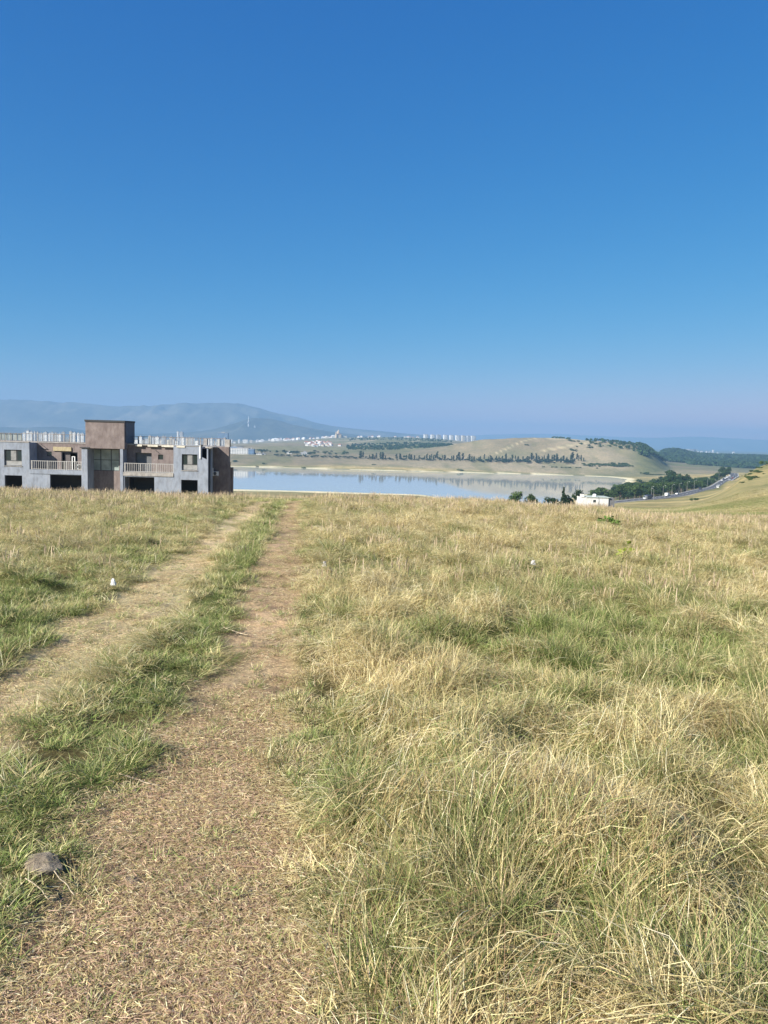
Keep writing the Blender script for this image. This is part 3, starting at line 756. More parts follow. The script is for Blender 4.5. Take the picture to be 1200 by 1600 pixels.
# stair tower
tx0, tx1 = bx(134.5), bx(195)
bld(MB().box(tx0, tx1, Yf - .12, Yf + 3.4, -2.03, 1.05), 'stair_tower', M_brown)
bld(MB().box(tx1 + .003, tx1 + .06, Yf + .25, Yf + 3.4, -1.3, 1.05), 'side_shade', plain('dark_blue_shade', (0.045, 0.055, 0.085), 0.6))  # thin dark sheet colours in the shade of the tower's right side
bld(MB().box(tx0 - .08, tx1 + .1, Yf - .2, Yf + 3.5, 1.05, 1.27), 'tower_roof', M_bitumen)
bld(MB().box(bx(126), bx(141), Yf - .25, Yf + .6, -2.03, -1.93), 'bent_flashing', M_bitumen)
# terrace two
x3, x4 = bx(192.5), bx(271)
bld(MB().box(x3, x4, Yf - .08, Yf + 1.25, zSl + .05, zFl), 'terrace_slab', M_conc)
bld(wall_open(MB(), x3, bx(323), zBase, zSl + .048, Yf, Yf + .3, [(bx(194.5), bx(241), -7.7, -5.25), (bx(283), bx(309), -7.7, zLt)]), 'wall', M_greypl)
bld(wall_open(MB(), bx(191, 91.2), bx(274, 91.2), zFl + .002, zR, Yf + 1.2, Yf + 1.45, [(bx(211.5, 91.2), bx(237, 91.2), zFl, -2.45), (bx(247, 91.2), bx(255, 91.2), -3.2, -2.6)]), 'wall', M_brown)
bld(MB().box(bx(211.5, 91.2), bx(237, 91.2), Yf + 1.62, Yf + 1.66, zFl, -2.45), 'door', plain('grey_sheet_door', (0.11, 0.115, 0.12), 0.6, 0.25, 1.5))
bld(MB().box(x3, x4, Yf + .95, Yf + 1.5, zR + .002, zR + .16), 'roof_edge', M_conc)
# right block
opsR = [(bx(284), bx(308.5), zWb, zWt), (bx(315), bx(324), -3.05, zR + .2)]
bld(wall_open(MB(), x4, bx(325), zSl + .05, zR + .05, Yf, Yf + .3, opsR), 'wall', M_greypl)
bld(MB().poly([(bx(315), Yf, -3.05), (bx(324), Yf, -3.05), (bx(324), Yf + .3, -3.05), (bx(315), Yf + .3, -3.05), (bx(315), Yf, -2.72), (bx(315), Yf + .3, -2.72)],
     [(0, 1, 4), (3, 5, 2), (0, 4, 5, 3), (1, 2, 5, 4), (0, 3, 2, 1)]), 'sloped_ledge', M_greypl)
bld(MB().box(x4 - .001, x4 + .25, Yf + .302, Yf + 1.3, zSl, zR), 'wall', M_greypl)
bld(MB().tube((bx(313), Yf - .06, -2.9), (bx(313), Yf - .06, -1.35), .09, .09, 8), 'drain_pipe', M_white)
bld(MB().box(bx(311.5), bx(316), Yf - .12, Yf + .3, -1.5, -1.3), 'pipe_hood', M_bitumen)
bld(MB().box(bx(324), bx(326), Yf - .3, Yf + .3, zBase, zR - .1), 'pillar', M_greypl)
bld(MB().box(bx(328.5), bx(330.5), Yf + .1, Yf + .6, zBase, zR - .1), 'pillar', M_greypl)
bld(MB().box(bx(326) + .003, bx(328.5) - .003, Yf + .2, Yf + .4, zBase, zR - .2), 'dark_panel', M_frame)
bld(MB().box(bx(322), bx(333), Yf - .4, Yf + 2.2, zR - .09, zR + .08), 'roof_edge', M_conc)
# set-back brown wing on the right
yw = Yf + 2.3
bld(MB().box(bx(328, yw), bx(357.5, yw), yw, yw + .8, zBase, zR + .03), 'wall', M_brown)
bld(MB().box(bx(355, yw + 1.0), bx(363.5, yw + 1.0), yw + 1.0, yw + 1.6, zBase, -4.0), 'wall', M_brown)
bld(MB().box(bx(357.5, yw) + .003, bx(360.5, yw + 1), yw + .3, yw + .998, zBase, -3.35), 'wall', M_brown)
bld(MB().box(bx(350, yw), bx(357.5, yw), yw + .4, yw + 1.2, zR + .04, zR + .95), 'chimney', M_conc)
bld(MB().box(bx(317, yw), bx(322, yw), yw + .4, yw + 1.0, zR + .17, zR + .95), 'chimney', M_conc)
# roof, floors, rear and side walls so that rooms are dark
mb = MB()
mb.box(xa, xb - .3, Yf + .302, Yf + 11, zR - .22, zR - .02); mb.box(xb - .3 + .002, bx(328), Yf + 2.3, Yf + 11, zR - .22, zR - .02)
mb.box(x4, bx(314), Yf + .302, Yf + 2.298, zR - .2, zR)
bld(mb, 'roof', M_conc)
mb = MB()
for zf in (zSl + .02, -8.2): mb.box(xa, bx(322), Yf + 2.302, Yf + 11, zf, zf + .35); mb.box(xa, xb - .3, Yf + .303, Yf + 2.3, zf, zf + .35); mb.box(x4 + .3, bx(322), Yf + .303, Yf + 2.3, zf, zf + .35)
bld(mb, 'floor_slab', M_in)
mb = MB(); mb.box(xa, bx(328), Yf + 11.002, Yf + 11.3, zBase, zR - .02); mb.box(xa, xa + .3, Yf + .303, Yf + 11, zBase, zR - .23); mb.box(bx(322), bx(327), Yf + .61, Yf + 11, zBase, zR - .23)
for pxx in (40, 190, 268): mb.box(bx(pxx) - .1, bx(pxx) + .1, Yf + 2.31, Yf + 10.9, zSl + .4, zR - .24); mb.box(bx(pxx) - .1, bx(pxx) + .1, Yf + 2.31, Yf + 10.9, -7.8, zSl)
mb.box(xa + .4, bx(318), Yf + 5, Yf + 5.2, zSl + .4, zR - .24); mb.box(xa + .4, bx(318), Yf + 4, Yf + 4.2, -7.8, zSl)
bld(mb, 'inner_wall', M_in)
# windows with frames and curtains
def window(xx0, xx1, z0, z1, splits, curtain=0.3):
    fr = MB(); t = .06; yy = Yf + .14
    fr.box(xx0, xx1, yy, yy + .07, z1 - t, z1); fr.box(xx0, xx1, yy, yy + .07, z0, z0 + t)
    fr.box(xx0, xx0 + t, yy, yy + .07, z0 + t, z1 - t); fr.box(xx1 - t, xx1, yy, yy + .07, z0 + t, z1 - t)
    zm = z0 + (z1 - z0) * curtain
    fr.box(xx0 + t, xx1 - t, yy, yy + .06, zm, zm + t)
    for s in splits: fr.box(xx0 + (xx1 - xx0) * s, xx0 + (xx1 - xx0) * s + t, yy + .003, yy + .057, zm + t, z1 - t)
    o = bld(fr, 'window', M_frame)
    bld(MB().box(xx0 + t, xx1 - t, yy + .02, yy + .03, z0 + t, zm), 'lower_panel', M_cloth, o)
    ed = [0] + list(splits) + [1]
    for a, bq in zip(ed[:-1], ed[1:]):
        bld(MB().box(xx0 + (xx1 - xx0) * a + t, xx0 + (xx1 - xx0) * bq - (0 if bq < 1 else t), yy + .02, yy + .03, zm + t, z1 - t), 'pane', M_glass, o)
    cu = MB(); k = 9; cw = (xx1 - xx0) * .3
    for i in range(k): cu.box(xx0 + (xx1 - xx0) * .36 + cw * i / k, xx0 + (xx1 - xx0) * .36 + cw * (i + .8) / k, yy + .005 - .02, yy + .018, zm + t, z1 - t)
    if curtain > .25: bld(cu, 'curtain', M_cloth, o)
    bld(MB().box(xx0 - .05, xx1 + .05, Yf - .06, Yf + .13, z0 - .07, z0 - .002), 'sill', M_conc, o)
window(W1[0], W1[1], zWb, zWt, [.68], .30)
window(W0[0], W0[1], zWb, zWt, [.5], .30)
window(bx(284), bx(308.5), zWb, zWt, [.32, .68], .34)
def opening_window(a, bq, z0, z1, y, name='window'):
    fr = MB(); t = .05
    fr.box(a, bq, y, y + .06, z1 - t, z1); fr.box(a, bq, y, y + .06, z0, z0 + t); fr.box(a, a + t, y, y + .06, z0 + t, z1 - t); fr.box(bq - t, bq, y, y + .06, z0 + t, z1 - t)
    o = bld(fr, name, M_frame); bld(MB().box(a + t, bq - t, y + .02, y + .03, z0 + t, z1 - t), 'pane', M_glass, o)
opening_window(bx(73.5, 92), bx(81, 92), -3.15, -2.6, Yf + 2.08)
opening_window(bx(247, 91.2), bx(255, 91.2), -3.2, -2.6, Yf + 1.28)
# door on terrace one with a pale inner frame
dm = MB(); dm.box(dr1[0], dr1[0] + .08, Yf + 2.05, Yf + 2.2, zFl, dr1[3]); dm.box(dr1[1] - .08, dr1[1], Yf + 2.05, Yf + 2.2, zFl, dr1[3]); dm.box(dr1[0] + .08, dr1[1] - .08, Yf + 2.05, Yf + 2.2, dr1[3] - .08, dr1[3])
dd = bld(dm, 'door_frame', M_frame)
bld(MB().box(dr1[0] + .25, dr1[0] + .95, Yf + 2.3, Yf + 2.35, zFl, -2.75), 'door', plain('brown_door', (0.10, 0.085, 0.08), 0.6), dd)
bld(MB().box(dr1[0] + 1.15, dr1[0] + 1.25, Yf + 2.2, Yf + 2.25, zFl, -3.2).box(dr1[0] + 1.45, dr1[0] + 1.55, Yf + 2.2, Yf + 2.25, zFl, -3.2).box(dr1[0] + 1.15, dr1[0] + 1.55, Yf + 2.19, Yf + 2.26, -3.2, -3.12), 'inner_window', M_white, dd)
# ochre plaster patch over the door and roof edge strips
bld(MB().box(bx(84, 92), bx(112, 92), Yf + 1.86, Yf + 1.997, -2.5, -2.02), 'canopy', M_ochre)
bld(MB().box(xa, bx(134), Yf - .05 + 2.0, Yf + 2.35, zR + .002, zR + .1), 'roof_edge', M_conc)
bld(MB().box(xa, xb, Yf - .05, Yf + .4, zR + .003, zR + .08), 'roof_edge', M_conc)
bld(MB().box(x4 + .01, bx(312), Yf - .05, Yf + .4, zR + .052, zR + .13), 'roof_edge', M_conc)
M_pale = plain('pale_mortar', (0.55, 0.51, 0.42), 0.9, 0.25, 3)
for a, bq in ((208, 218), (227, 243), (249, 270), (276, 289)):
    bld(MB().box(bx(a), bx(bq), Yf + .88 if a < 272 else Yf - .07, Yf + .945 if a < 272 else Yf - .053, zR - .12, zR + .1), 'mortar_patch', M_pale)
bld(MB().tube((bx(64, 91.9), Yf + 1.95, -1.75), (bx(74, 91.9), Yf + 1.9, -2.3), .03, .03).tube((bx(63, 91.9), Yf + 1.92, -2.3), (bx(75, 91.9), Yf + 1.92, -2.32), .03, .03), 'wire', M_frame)
bld(MB().tube((bx(243, 91.1), Yf + 1.15, -2.1), (bx(249, 91.1), Yf + 1.15, -2.5), .03, .03), 'wire', M_frame)
# terrace railings
bal_me = MB().box(-.022, .022, -.02, .02, 0, 1.0).mesh('baluster', M_rail)
post_me = MB().box(-.045, .045, -.04, .04, 0, 1.08).mesh('post', M_rail)
def railing(px0, px1, posts, y=Yf + .05, step=.215):
    xx0, xx1 = bx(px0), bx(px1)
    r = MB().box(xx0, xx1, y - .03, y + .03, zFl + 1.0, zFl + 1.06).box(xx0, xx1, y - .025, y + .025, zFl + .06, zFl + .11)
    o = bld(r, 'balcony_railing', M_rail); base = Vector(BL) + o.location
    k = int((xx1 - xx0) / step)
    for i in range(1, k):
        link('baluster', bal_me, o, (xx0 + (xx1 - xx0) * i / k - base.x, y - base.y, zFl - base.z + .02))
    for p in posts: link('post', post_me, o, (bx(p) - base.x, y - base.y - .01, zFl - base.z))
railing(48, 128, (49, 74.5, 101, 104, 127.5))
railing(193, 271, (194.5, 219, 245, 270.5))
# roof railing of thin rusty posts
rp_me = MB().box(-.022, .022, -.02, .02, 0, 1.02).mesh('post', M_rust)
rpt_me = MB().box(-.05, .05, -.05, .05, 0, 1.05).mesh('post', M_conc)
for (a, bq, thick) in ((-74, 134, ()), (208, 352, (216, 272, 313))):
    yy = Yf + 2.75
    xx0, xx1 = bx(a, yy), bx(bq, yy)
    r = MB().box(xx0, xx1, yy - .02, yy + .02, zR + 1.0, zR + 1.05).box(xx0, xx1, yy - .015, yy + .015, zR + .12, zR + .16)
    o = bld(r, 'roof_railing', M_rust); base = Vector(BL) + o.location; k = int((xx1 - xx0) / .62)
    for i in range(k + 1): link('post', rp_me, o, (xx0 + (xx1 - xx0) * i / k - base.x, yy - base.y, zR - base.z))
    for p in thick: link('post', rpt_me, o, (bx(p, yy) - base.x, yy - base.y + .06, zR - base.z))
fp = MB()
for i in range(5): fp.box(bx(1 + i * 7, 92.9), bx(1 + i * 7 + 6, 92.9), 92.86, 92.9, zR + .2, zR + .98)
o = bld(fp, 'roof_fence_panel', plain('faded_sheet', (0.22, 0.25, 0.24), 0.7, 0.2, 3))
# air conditioners: things fixed to the building
def aircon(loc, label, s=1.0):
    o = empty('air_conditioner', loc, 0, label, 'air conditioner')
    MB().box(-.40 * s, .40 * s, -.15, .15, .06, .66 * s).build('casing', M_white, o)
    g = MB()
    for rr_ in (.10, .17, .24): 
        for i in range(14):
            a0 = 2 * math.pi * i / 14; a1 = 2 * math.pi * (i + 1) / 14
            g.tube((-.08 + rr_ * s * math.cos(a0), -.165, .36 * s + rr_ * s * math.sin(a0)), (-.08 + rr_ * s * math.cos(a1), -.165, .36 * s + rr_ * s * math.sin(a1)), .012, .012, 4)
    g.build('fan_grille', M_frame, o)
    MB().lathe([(.25 * s, 0), (.25 * s, .005)], 16).build('fan_shade_disc', plain('fan_shadow', (0.12, 0.12, 0.12)), o, (-.08, -.156, .36 * s)).rotation_euler = (math.pi / 2, 0, 0)  # dark disc on the closed casing, painted shade behind the grille
    for sx in (-.33, .33): MB().box(sx * s - .03, sx * s + .03, -.14, .14, 0, .058).build('bracket', M_white, o)
    return o
aircon((bx(124.5), Yf + .25, zFl + .10), 'white air conditioner with round fan at the right end of the left terrace railing', .95)
a2 = aircon((bx(338, yw) , yw - .22, -5.0), 'white air conditioner bracketed to the dark recessed right wall of the building', .8)
MB().box(-.36, -.26, -.30, -.16, 0, .95).build('bracket', M_white, a2)

# ------------------------------------------------------------------ far buildings
M_fw = plain('far_white_render', (0.62, 0.62, 0.60), 0.8, 0.12, 0.05)
M_fc = plain('far_cream_render', (0.52, 0.48, 0.40), 0.8, 0.12, 0.05)
M_fg = plain('far_grey_render', (0.36, 0.37, 0.38), 0.8, 0.12, 0.05)
M_fb = plain('far_blue_cladding', (0.12, 0.20, 0.32), 0.6, 0.12, 0.05)
M_fr = plain('far_red_roof', (0.30, 0.14, 0.09), 0.8, 0.15, 0.1)
M_fd = plain('far_window', (0.05, 0.06, 0.07), 0.3)
M_froof = plain('far_flat_roof', (0.25, 0.25, 0.25), 0.9)
_blk = {}
def block(px, D, wpx, hm, depth, wall, label, group, cat='building', name='apartment_block', dx=0, balcony=True, rz=0.0, zofs=0):
    x, y, z = gp(px, D); k_ = y / D; D = y; w = wpx * D / 1205.0; hm *= k_; depth *= k_; key = (round(w, 1), round(hm, 1), round(depth, 1), wall.name)
    if key not in _blk:
        W = MB().box(-w / 2, w / 2, 0, depth, -6, hm)
        rf = MB().box(-w / 2 - .3, w / 2 + .3, -.3, depth + .3, hm + .01, hm + .7).box(-w * .15, w * .15, depth * .3, depth * .6, hm + .71, hm + 3)
        wd_ = MB(); nc = max(2, int(w / 3.4)); nf = max(1, int(hm / 3.0))
        for i in range(nf):
            for j in range(nc):
                cx = -w / 2 + w * (j + .5) / nc; zc = 1.0 + i * (hm - .6) / nf
                wd_.box(cx - w / nc * .28, cx + w / nc * .28, -.12, -.01, zc, zc + 1.6)
        nd = max(1, int(depth / 4))
        for i in range(nf):
            for j in range(nd):
                cy = depth * (j + .5) / nd; zc = 1.0 + i * (hm - .6) / nf
                wd_.box(w / 2 + .01, w / 2 + .12, cy - .7, cy + .7, zc, zc + 1.5)
        _blk[key] = (W.mesh('wall', wall), rf.mesh('roof', M_froof), wd_.mesh('windows', M_fd))
    a, b_, c = _blk[key]
    o = empty(name, (x, y, z + zofs), rz, label, cat, group)
    link('wall', a, o); link('roof', b_, o); q = link('windows', c, o)
    return o
# town seen over the roof of the near building
tg = 'white town blocks seen over the roof of the near building'
px = 36
while px < 131:
    if not (98 < px < 108):
        D = rng.choice([3150, 3250, 3350]); wp = rng.choice([3.6, 4.6, 5.6]); h = rng.choice([38, 42, 46])
        block(px + wp / 2, D, wp, h, 14, rng.choice([M_fw, M_fw, M_fw, M_fc]), 'pale town block seen over the roof left of the stair tower', 'pale town blocks left of the stair tower', rz=rng.choice([0, .2, -.15])); px += wp + rng.uniform(0.6, 1.6)
    else: px += 3
px = 210
while px < 351:
    D = rng.choice([3100, 3250, 3400]); wp = rng.choice([3.2, 4.2, 5.4]); h = rng.choice([24, 30, 35, 38])
    block(px + wp / 2, D, wp, h, 14, rng.choice([M_fw, M_fw, M_fw, M_fc, M_fg]), 'pale town block seen over the roof right of the stair tower', 'pale town blocks right of the stair tower', rz=rng.choice([0, .2, -.15])); px += wp + rng.uniform(.2, 1.3)
block(277.5, 4300, 2.6, 62, 12, M_fw, 'slim white tower rising above the town blocks behind the roof', None, name='tower_block')
block(283, 4300, 5, 60, 16, M_fg, 'broad grey tower just right of the slim white tower', None, name='tower_block')
block(348, 3600, 16, 64, 20, M_fb, 'broad blue grey block with flat top above the right end of the near roof', None, name='tower_block')
for i, (q, wp, h, mt) in enumerate([(14, 7, 34, M_fg), (24, 6, 32, M_fg), (3, 6, 30, M_fc), (-12, 8, 36, M_fw), (-30, 8, 34, M_fw)]):
    block(q, 3300, wp, h, 14, mt, 'dull town block behind the fence panels at the left end of the roof', 'dull town blocks at the left end of the roof')
for (q, D, wp, h, mt) in [(361, 4700, 3.4, 22, M_fw), (373, 4700, 2.4, 24, M_fw), (383, 4700, 8, 22, M_fw), (366, 4500, 4, 10, M_fw), (392, 4800, 4, 16, M_fc), (401, 5000, 3, 15, M_fw), (409, 5000, 4, 9, M_fw)]:
    block(q, D, wp, h, 14, mt, 'small white town block beyond the left bank of the lake', 'white town blocks beyond the left bank')
# long white building with a blue annex on the left bank
wb = block(373.5, 2280, 29, 17.5, 30, M_fw, 'long white building with dark window bays on the left bank of the lake', None, name='office_building')
block(392, 2280, 8.5, 14.5, 26, M_fb, 'blue clad annex at the right end of the long white building', None, name='annex_building')
block(405, 2240, 9, 3.4, 12, M_fw, 'low white shed right of the blue annex', None, name='shed', cat='shed')
block(411, 2260, 7, 2.6, 10, M_fc, 'low cream shed at the end of the row beside the blue annex', None, name='shed', cat='shed')
block(366, 3050, 18, 9, 16, M_fb, 'dark blue grey hall above the long white building', None, name='hall')
block(452, 2500, 8, 5, 12, M_fw, 'small white house among the trees below the village', None, name='house', cat='house')
block(476, 2480, 12, 7, 12, M_fg, 'low grey house among the trees below the village', None, name='house', cat='house')
# ten tower blocks on the hill
tb = 'row of white tower blocks on the far hill'
for i, (q, wp, mt) in enumerate([(664, 3.8, M_fw), (675, 4, M_fw), (684, 4, M_fg), (695, 4.4, M_fw), (704.5, 4, M_fw), (714, 4.6, M_fw), (723, 4, M_fc), (731, 3.6, M_fg), (738, 4.4, M_fw)]):
    o = block(q, 4900, wp, 36, 22, mt, 'white tower block in the row on the far hill', tb, name='tower_block', rz=.25)
    o.location.z = at(q, 688 + .03 * (q - 700), o.location.y)[2] - 3
    o2 = block(q + wp * .75, 4925, 2.6, 34, 20, M_fg, 'grey rear wing beside a white tower block on the far hill', 'grey wings behind the white tower blocks', name='tower_block', rz=.25)
    o2.location.z = o.location.z
# village houses
_hs = {}
def house(px, D, w, h, d, wall, roofm, label, group, rz, py=None):
    x, y, z = gp(px, D); k_ = round(y / D, 1) ; w *= k_; h *= k_; d *= k_
    key = (w, h, d, wall.name, roofm.name)
    if key not in _hs:
        W = MB().box(-w / 2, w / 2, -d / 2, d / 2, -4, h); e = .6; r_ = h + w * .28
        Rf = MB().poly([(-w / 2 - e, -d / 2 - e, h + .01), (w / 2 + e, -d / 2 - e, h + .01), (w / 2 + e, d / 2 + e, h + .01), (-w / 2 - e, d / 2 + e, h + .01), (-w / 2 + w * .25, 0, r_), (w / 2 - w * .25, 0, r_)],
                       [(0, 1, 5, 4), (1, 2, 5), (2, 3, 4, 5), (3, 0, 4), (0, 3, 2, 1)])
        Wi = MB()
        for s in (-.3, 0, .3): Wi.box(w * s - .6, w * s + .6, -d / 2 - .1, -d / 2 - .01, h * .4, h * .4 + 1.4)
        _hs[key] = (W.mesh('wall', wall), Rf.mesh('roof', roofm), Wi.mesh('windows', M_fd))
    o = empty('house', (x, y, z), rz, label, 'house', group)
    for nm, me in zip(('wall', 'roof', 'windows'), _hs[key]): link(nm, me, o)
walls = [M_fw, M_fw, M_fw, M_fc]; roofs = [M_fw, M_fr, M_froof, M_fr]
for i in range(46):
    q = rng.gauss(500, 12); D = rng.uniform(3650, 4150); hh = rng.choice([6, 8, 10])
    house(q, D, rng.choice([12, 16, 20]), hh, 12, rng.choice(walls), rng.choice(roofs), 'pale house of the village on the slope below the church', 'houses of the village below the church', rng.uniform(-.6, .6))
for i in range(64):
    q = rng.uniform(398, 520); D = rng.uniform(4900, 5700); hh = rng.choice([7, 9, 12])
    house(q, D, rng.choice([12, 16, 22]), hh, 12, rng.choice(walls), rng.choice(roofs), 'tiny pale house on the horizon left of the church', 'tiny houses on the horizon left of the church', rng.uniform(-.6, .6))
for i in range(14):
    q = rng.uniform(545, 660); D = rng.uniform(4800, 5200)
    house(q, D, 16, 7, 12, rng.choice(walls), rng.choice(roofs), 'tiny pale house on the ridge between the church and the tower blocks', 'tiny houses on the ridge right of the church', rng.uniform(-.6, .6))
for i in range(40):
    q = rng.gauss(1078, 26); D = rng.uniform(5200, 7000)
    o = block(q, 6200, rng.choice([1.6, 2.6, 4.5]), rng.choice([14, 22, 34]), 14, rng.choice([M_fw, M_fw, M_fg]), 'tiny hazy town block beyond the dark wood on the right', 'hazy town blocks beyond the wood on the right')
# mountain side hamlets: pale specks
for i in range(26):
    q = rng.choice([rng.gauss(60, 14), rng.gauss(100, 20), rng.gauss(310, 25), rng.gauss(328, 4), rng.gauss(372, 5)])
    py = {0: 655}.get(0) + rng.uniform(-12, 18)
# church on the hill
x, y, _ = gp(528, 4800); cz0 = at(528, 682.5, y)[2] - 2; 
ch = empty('church', (x, y, cz0), .3, 'tan stone church with domed tower on the hill top left of centre', 'church')
M_tan = plain('tan_stone', (0.50, 0.40, 0.27), 0.9, 0.12, 0.1)
MB().box(-12, 12, -18, 18, -10, 16).box(-18, 18, -7, 7, -10, 15.9).build('nave', M_tan, ch)
MB().poly([(-13, -19, 16), (13, -19, 16), (13, 19, 16), (-13, 19, 16), (0, -19, 22), (0, 19, 22)], [(0, 1, 4), (1, 2, 5, 4), (2, 3, 5), (3, 0, 4, 5), (0, 3, 2, 1)]).build('roof', M_fr, ch)
MB().lathe([(7, 15), (7, 30), (8, 30.5), (0.2, 42)], 10).build('dome', M_tan, ch)
MB().box(-20, -13, -22, -15, -10, 24).lathe([(5, 24), (0.2, 33)], 4, (-16.5, -18.5, 0)).build('bell_tower', M_tan, ch)
MB().box(-.4, .4, -.2, .2, 41, 46).box(-1.8, 1.8, -.2, .2, 43.6, 44.3).build('cross', M_fw, ch)
MB().box(24, 46, -8, 8, -10, 8).build('side_hall', M_fc, ch)
# television masts
def mast(px, D, ytop, ybot, label, wd=5):
    x, y = P2(px, ybot, D); z0 = at(px, ybot, D)[2]; z1 = at(px, ytop, D)[2]; h = z1 - z0
    o = empty('broadcast_mast', (x, y, z0), 0, label, 'mast')
    MB().lathe([(wd, -80), (wd, h * .45), (wd * .55, h * .5), (wd * .45, h * .8), (1, h)], 6).build('lattice_tower', M_fw, o)
    MB().lathe([(wd * .8, 0), (wd * 1.8, 4), (wd * 1.8, 10), (wd * .8, 14)], 8, (0, 0, h * .55)).build('platform', M_fg, o)
mast(388, 6760, 650, 675, 'tall pale broadcasting mast on the foothill', 6)
mast(398, 6760, 664, 675, 'shorter pale broadcasting mast right of the tall one', 5)

# ------------------------------------------------------------------ trees
def leaf_mat(name, a, b_):
    m, n, l, p = new_mat(name)
    at_ = n.new('ShaderNodeAttribute'); at_.attribute_name = 'leaf'
    sp_ = n.new('ShaderNodeSeparateColor'); l.new(at_.outputs['Color'], sp_.inputs[0])
    oi = n.new('ShaderNodeObjectInfo')
    c = ramp(n, l, sp_.outputs[0], [(0, a), (1, b_)])
    v = n.new('ShaderNodeMapRange'); l.new(oi.outputs['Random'], v.inputs[0]); v.inputs[3].default_value = 0.75; v.inputs[4].default_value = 1.25
    cc = n.new('ShaderNodeCombineColor'); [l.new(v.outputs[0], cc.inputs[q]) for q in range(3)]
    c = mixc(n, l, 1.0, c, cc.outputs[0], 'MULTIPLY')
    n.remove(p); d = n.new('ShaderNodeBsdfDiffuse'); t = n.new('ShaderNodeBsdfTranslucent'); l.new(c, d.inputs[0]); l.new(c, t.inputs[0])
    ms = n.new('ShaderNodeMixShader'); ms.inputs[0].default_value = .22; l.new(d.outputs[0], ms.inputs[1]); l.new(t.outputs[0], ms.inputs[2]); l.new(ms.outputs[0], n['Material Output'].inputs[0])
    return m
M_leaf = leaf_mat('broadleaf_foliage', (0.035, 0.065, 0.020), (0.085, 0.125, 0.040))
M_dark = leaf_mat('conifer_foliage', (0.018, 0.038, 0.018), (0.045, 0.075, 0.032))
M_weed = leaf_mat('weed_leaves', (0.06, 0.13, 0.028), (0.13, 0.22, 0.05))
M_yel = leaf_mat('yellow_leaves', (0.18, 0.23, 0.03), (0.27, 0.31, 0.06))
M_bark = plain('bark', (0.11, 0.085, 0.065), 0.9, 0.3, 3)
def crown_mesh(kind, seed, nl, ls, mat):
    """unit height crown made of leaf clump faces"""
    g = np.random.default_rng(seed); C = []
    if kind == 'broad':
        lob = [(g.normal(0, .17), g.normal(0, .17), g.uniform(.42, .82), g.uniform(.13, .24)) for _ in range(9)]
    elif kind == 'poplar':
        lob = [(g.normal(0, .02), g.normal(0, .02), t, .075 + .05 * math.sin(math.pi * min(1, t * 1.05))) for t in np.linspace(.16, .92, 8)]
    elif kind == 'pine':
        lob = [(g.normal(0, .03), g.normal(0, .03), t, .23 * (1.06 - t)) for t in np.linspace(.18, .95, 9)]
    else:
        lob = [(g.normal(0, .35), g.normal(0, .35), g.uniform(.3, .6), g.uniform(.25, .4)) for _ in range(7)]
    V = []; Fc = []; Cc = []
    for i in range(nl):
        lx, ly, lz, lr = lob[g.integers(len(lob))]
        d = g.normal(size=3); d /= np.linalg.norm(d); p = np.array([lx, ly, lz]) + d * lr * g.uniform(.55, 1.08) * np.array([1, 1, .85])
        a = d + g.normal(size=3) * .55; a /= np.linalg.norm(a)
        t = np.cross(a, g.normal(size=3)); t /= np.linalg.norm(t); bq = np.cross(a, t); s = ls * g.uniform(.6, 1.3); s2 = s * g.uniform(.5, .9)
        k = len(V); V += [p - t * s, p + bq * s2, p + t * s, p - bq * s2 * .7]; Fc.append((k, k + 1, k + 2, k + 3)); v = g.uniform(); Cc += [(v, v, v, 1)] * 4
    me = np_mesh('crown', np.array(V), np.array(Fc), [mat]); c = me.color_attributes.new('leaf', 'FLOAT_COLOR', 'POINT'); c.data.foreach_set('color', np.array(Cc, np.float32).ravel())
    return me
def trunk_mesh(kind):
    b_ = MB(); b_.tube((0, 0, -.06), (0, 0, .4), .028, .018, 6)
    if kind == 'broad':
        for i in range(5):
            a = i * 1.3; b_.tube((0, 0, .25 + .03 * i), (.2 * math.cos(a), .2 * math.sin(a), .55 + .04 * i), .014, .005, 5)
        b_.tube((0, 0, .4), (.03, .02, .75), .018, .006, 5)
    else: b_.tube((0, 0, .4), (0, 0, .9), .018, .004, 5)
    return b_.mesh('trunk', M_bark)
TK = {'broad': ([crown_mesh('broad', 700 + i, 900, .045, M_leaf) for i in range(5)], trunk_mesh('broad')),
      'dense': ([crown_mesh('broad', 740 + i, 900, .045, M_dark) for i in range(3)], trunk_mesh('broad')),
      'poplar': ([crown_mesh('poplar', 710 + i, 420, .04, M_dark) for i in range(3)], trunk_mesh('poplar')),
      'pine': ([crown_mesh('pine', 720 + i, 700, .04, M_dark) for i in range(3)], trunk_mesh('pine')),
      'shrub': ([crown_mesh('shrub', 730 + i, 500, .085, M_leaf) for i in range(4)], None)}
TN = {'broad': ('broadleaf_tree', 'tree'), 'dense': ('dark_tree', 'tree'), 'poplar': ('cypress_tree', 'tree'), 'pine': ('pine_tree', 'tree'), 'shrub': ('shrub', 'shrub')}
def tree(kind, px, D, h, label, group=None, wide=1.0):
    cr, tk = TK[kind]; x, y, z = gp(px, D); h *= y / D; nm, cat = TN[kind]
    if tk is None:
        o = link(nm, rng.choice(cr), None, (x, y, z - .1 * h)); tag(o, label, cat, group)
    else:
        o = empty(nm, (x, y, z), 0, label, cat, group); link('crown', rng.choice(cr), o); link('trunk', tk, o)
    o.rotation_euler[2] = rng.uniform(0, 6.28); o.scale = (h * wide, h * wide, h)
    return o
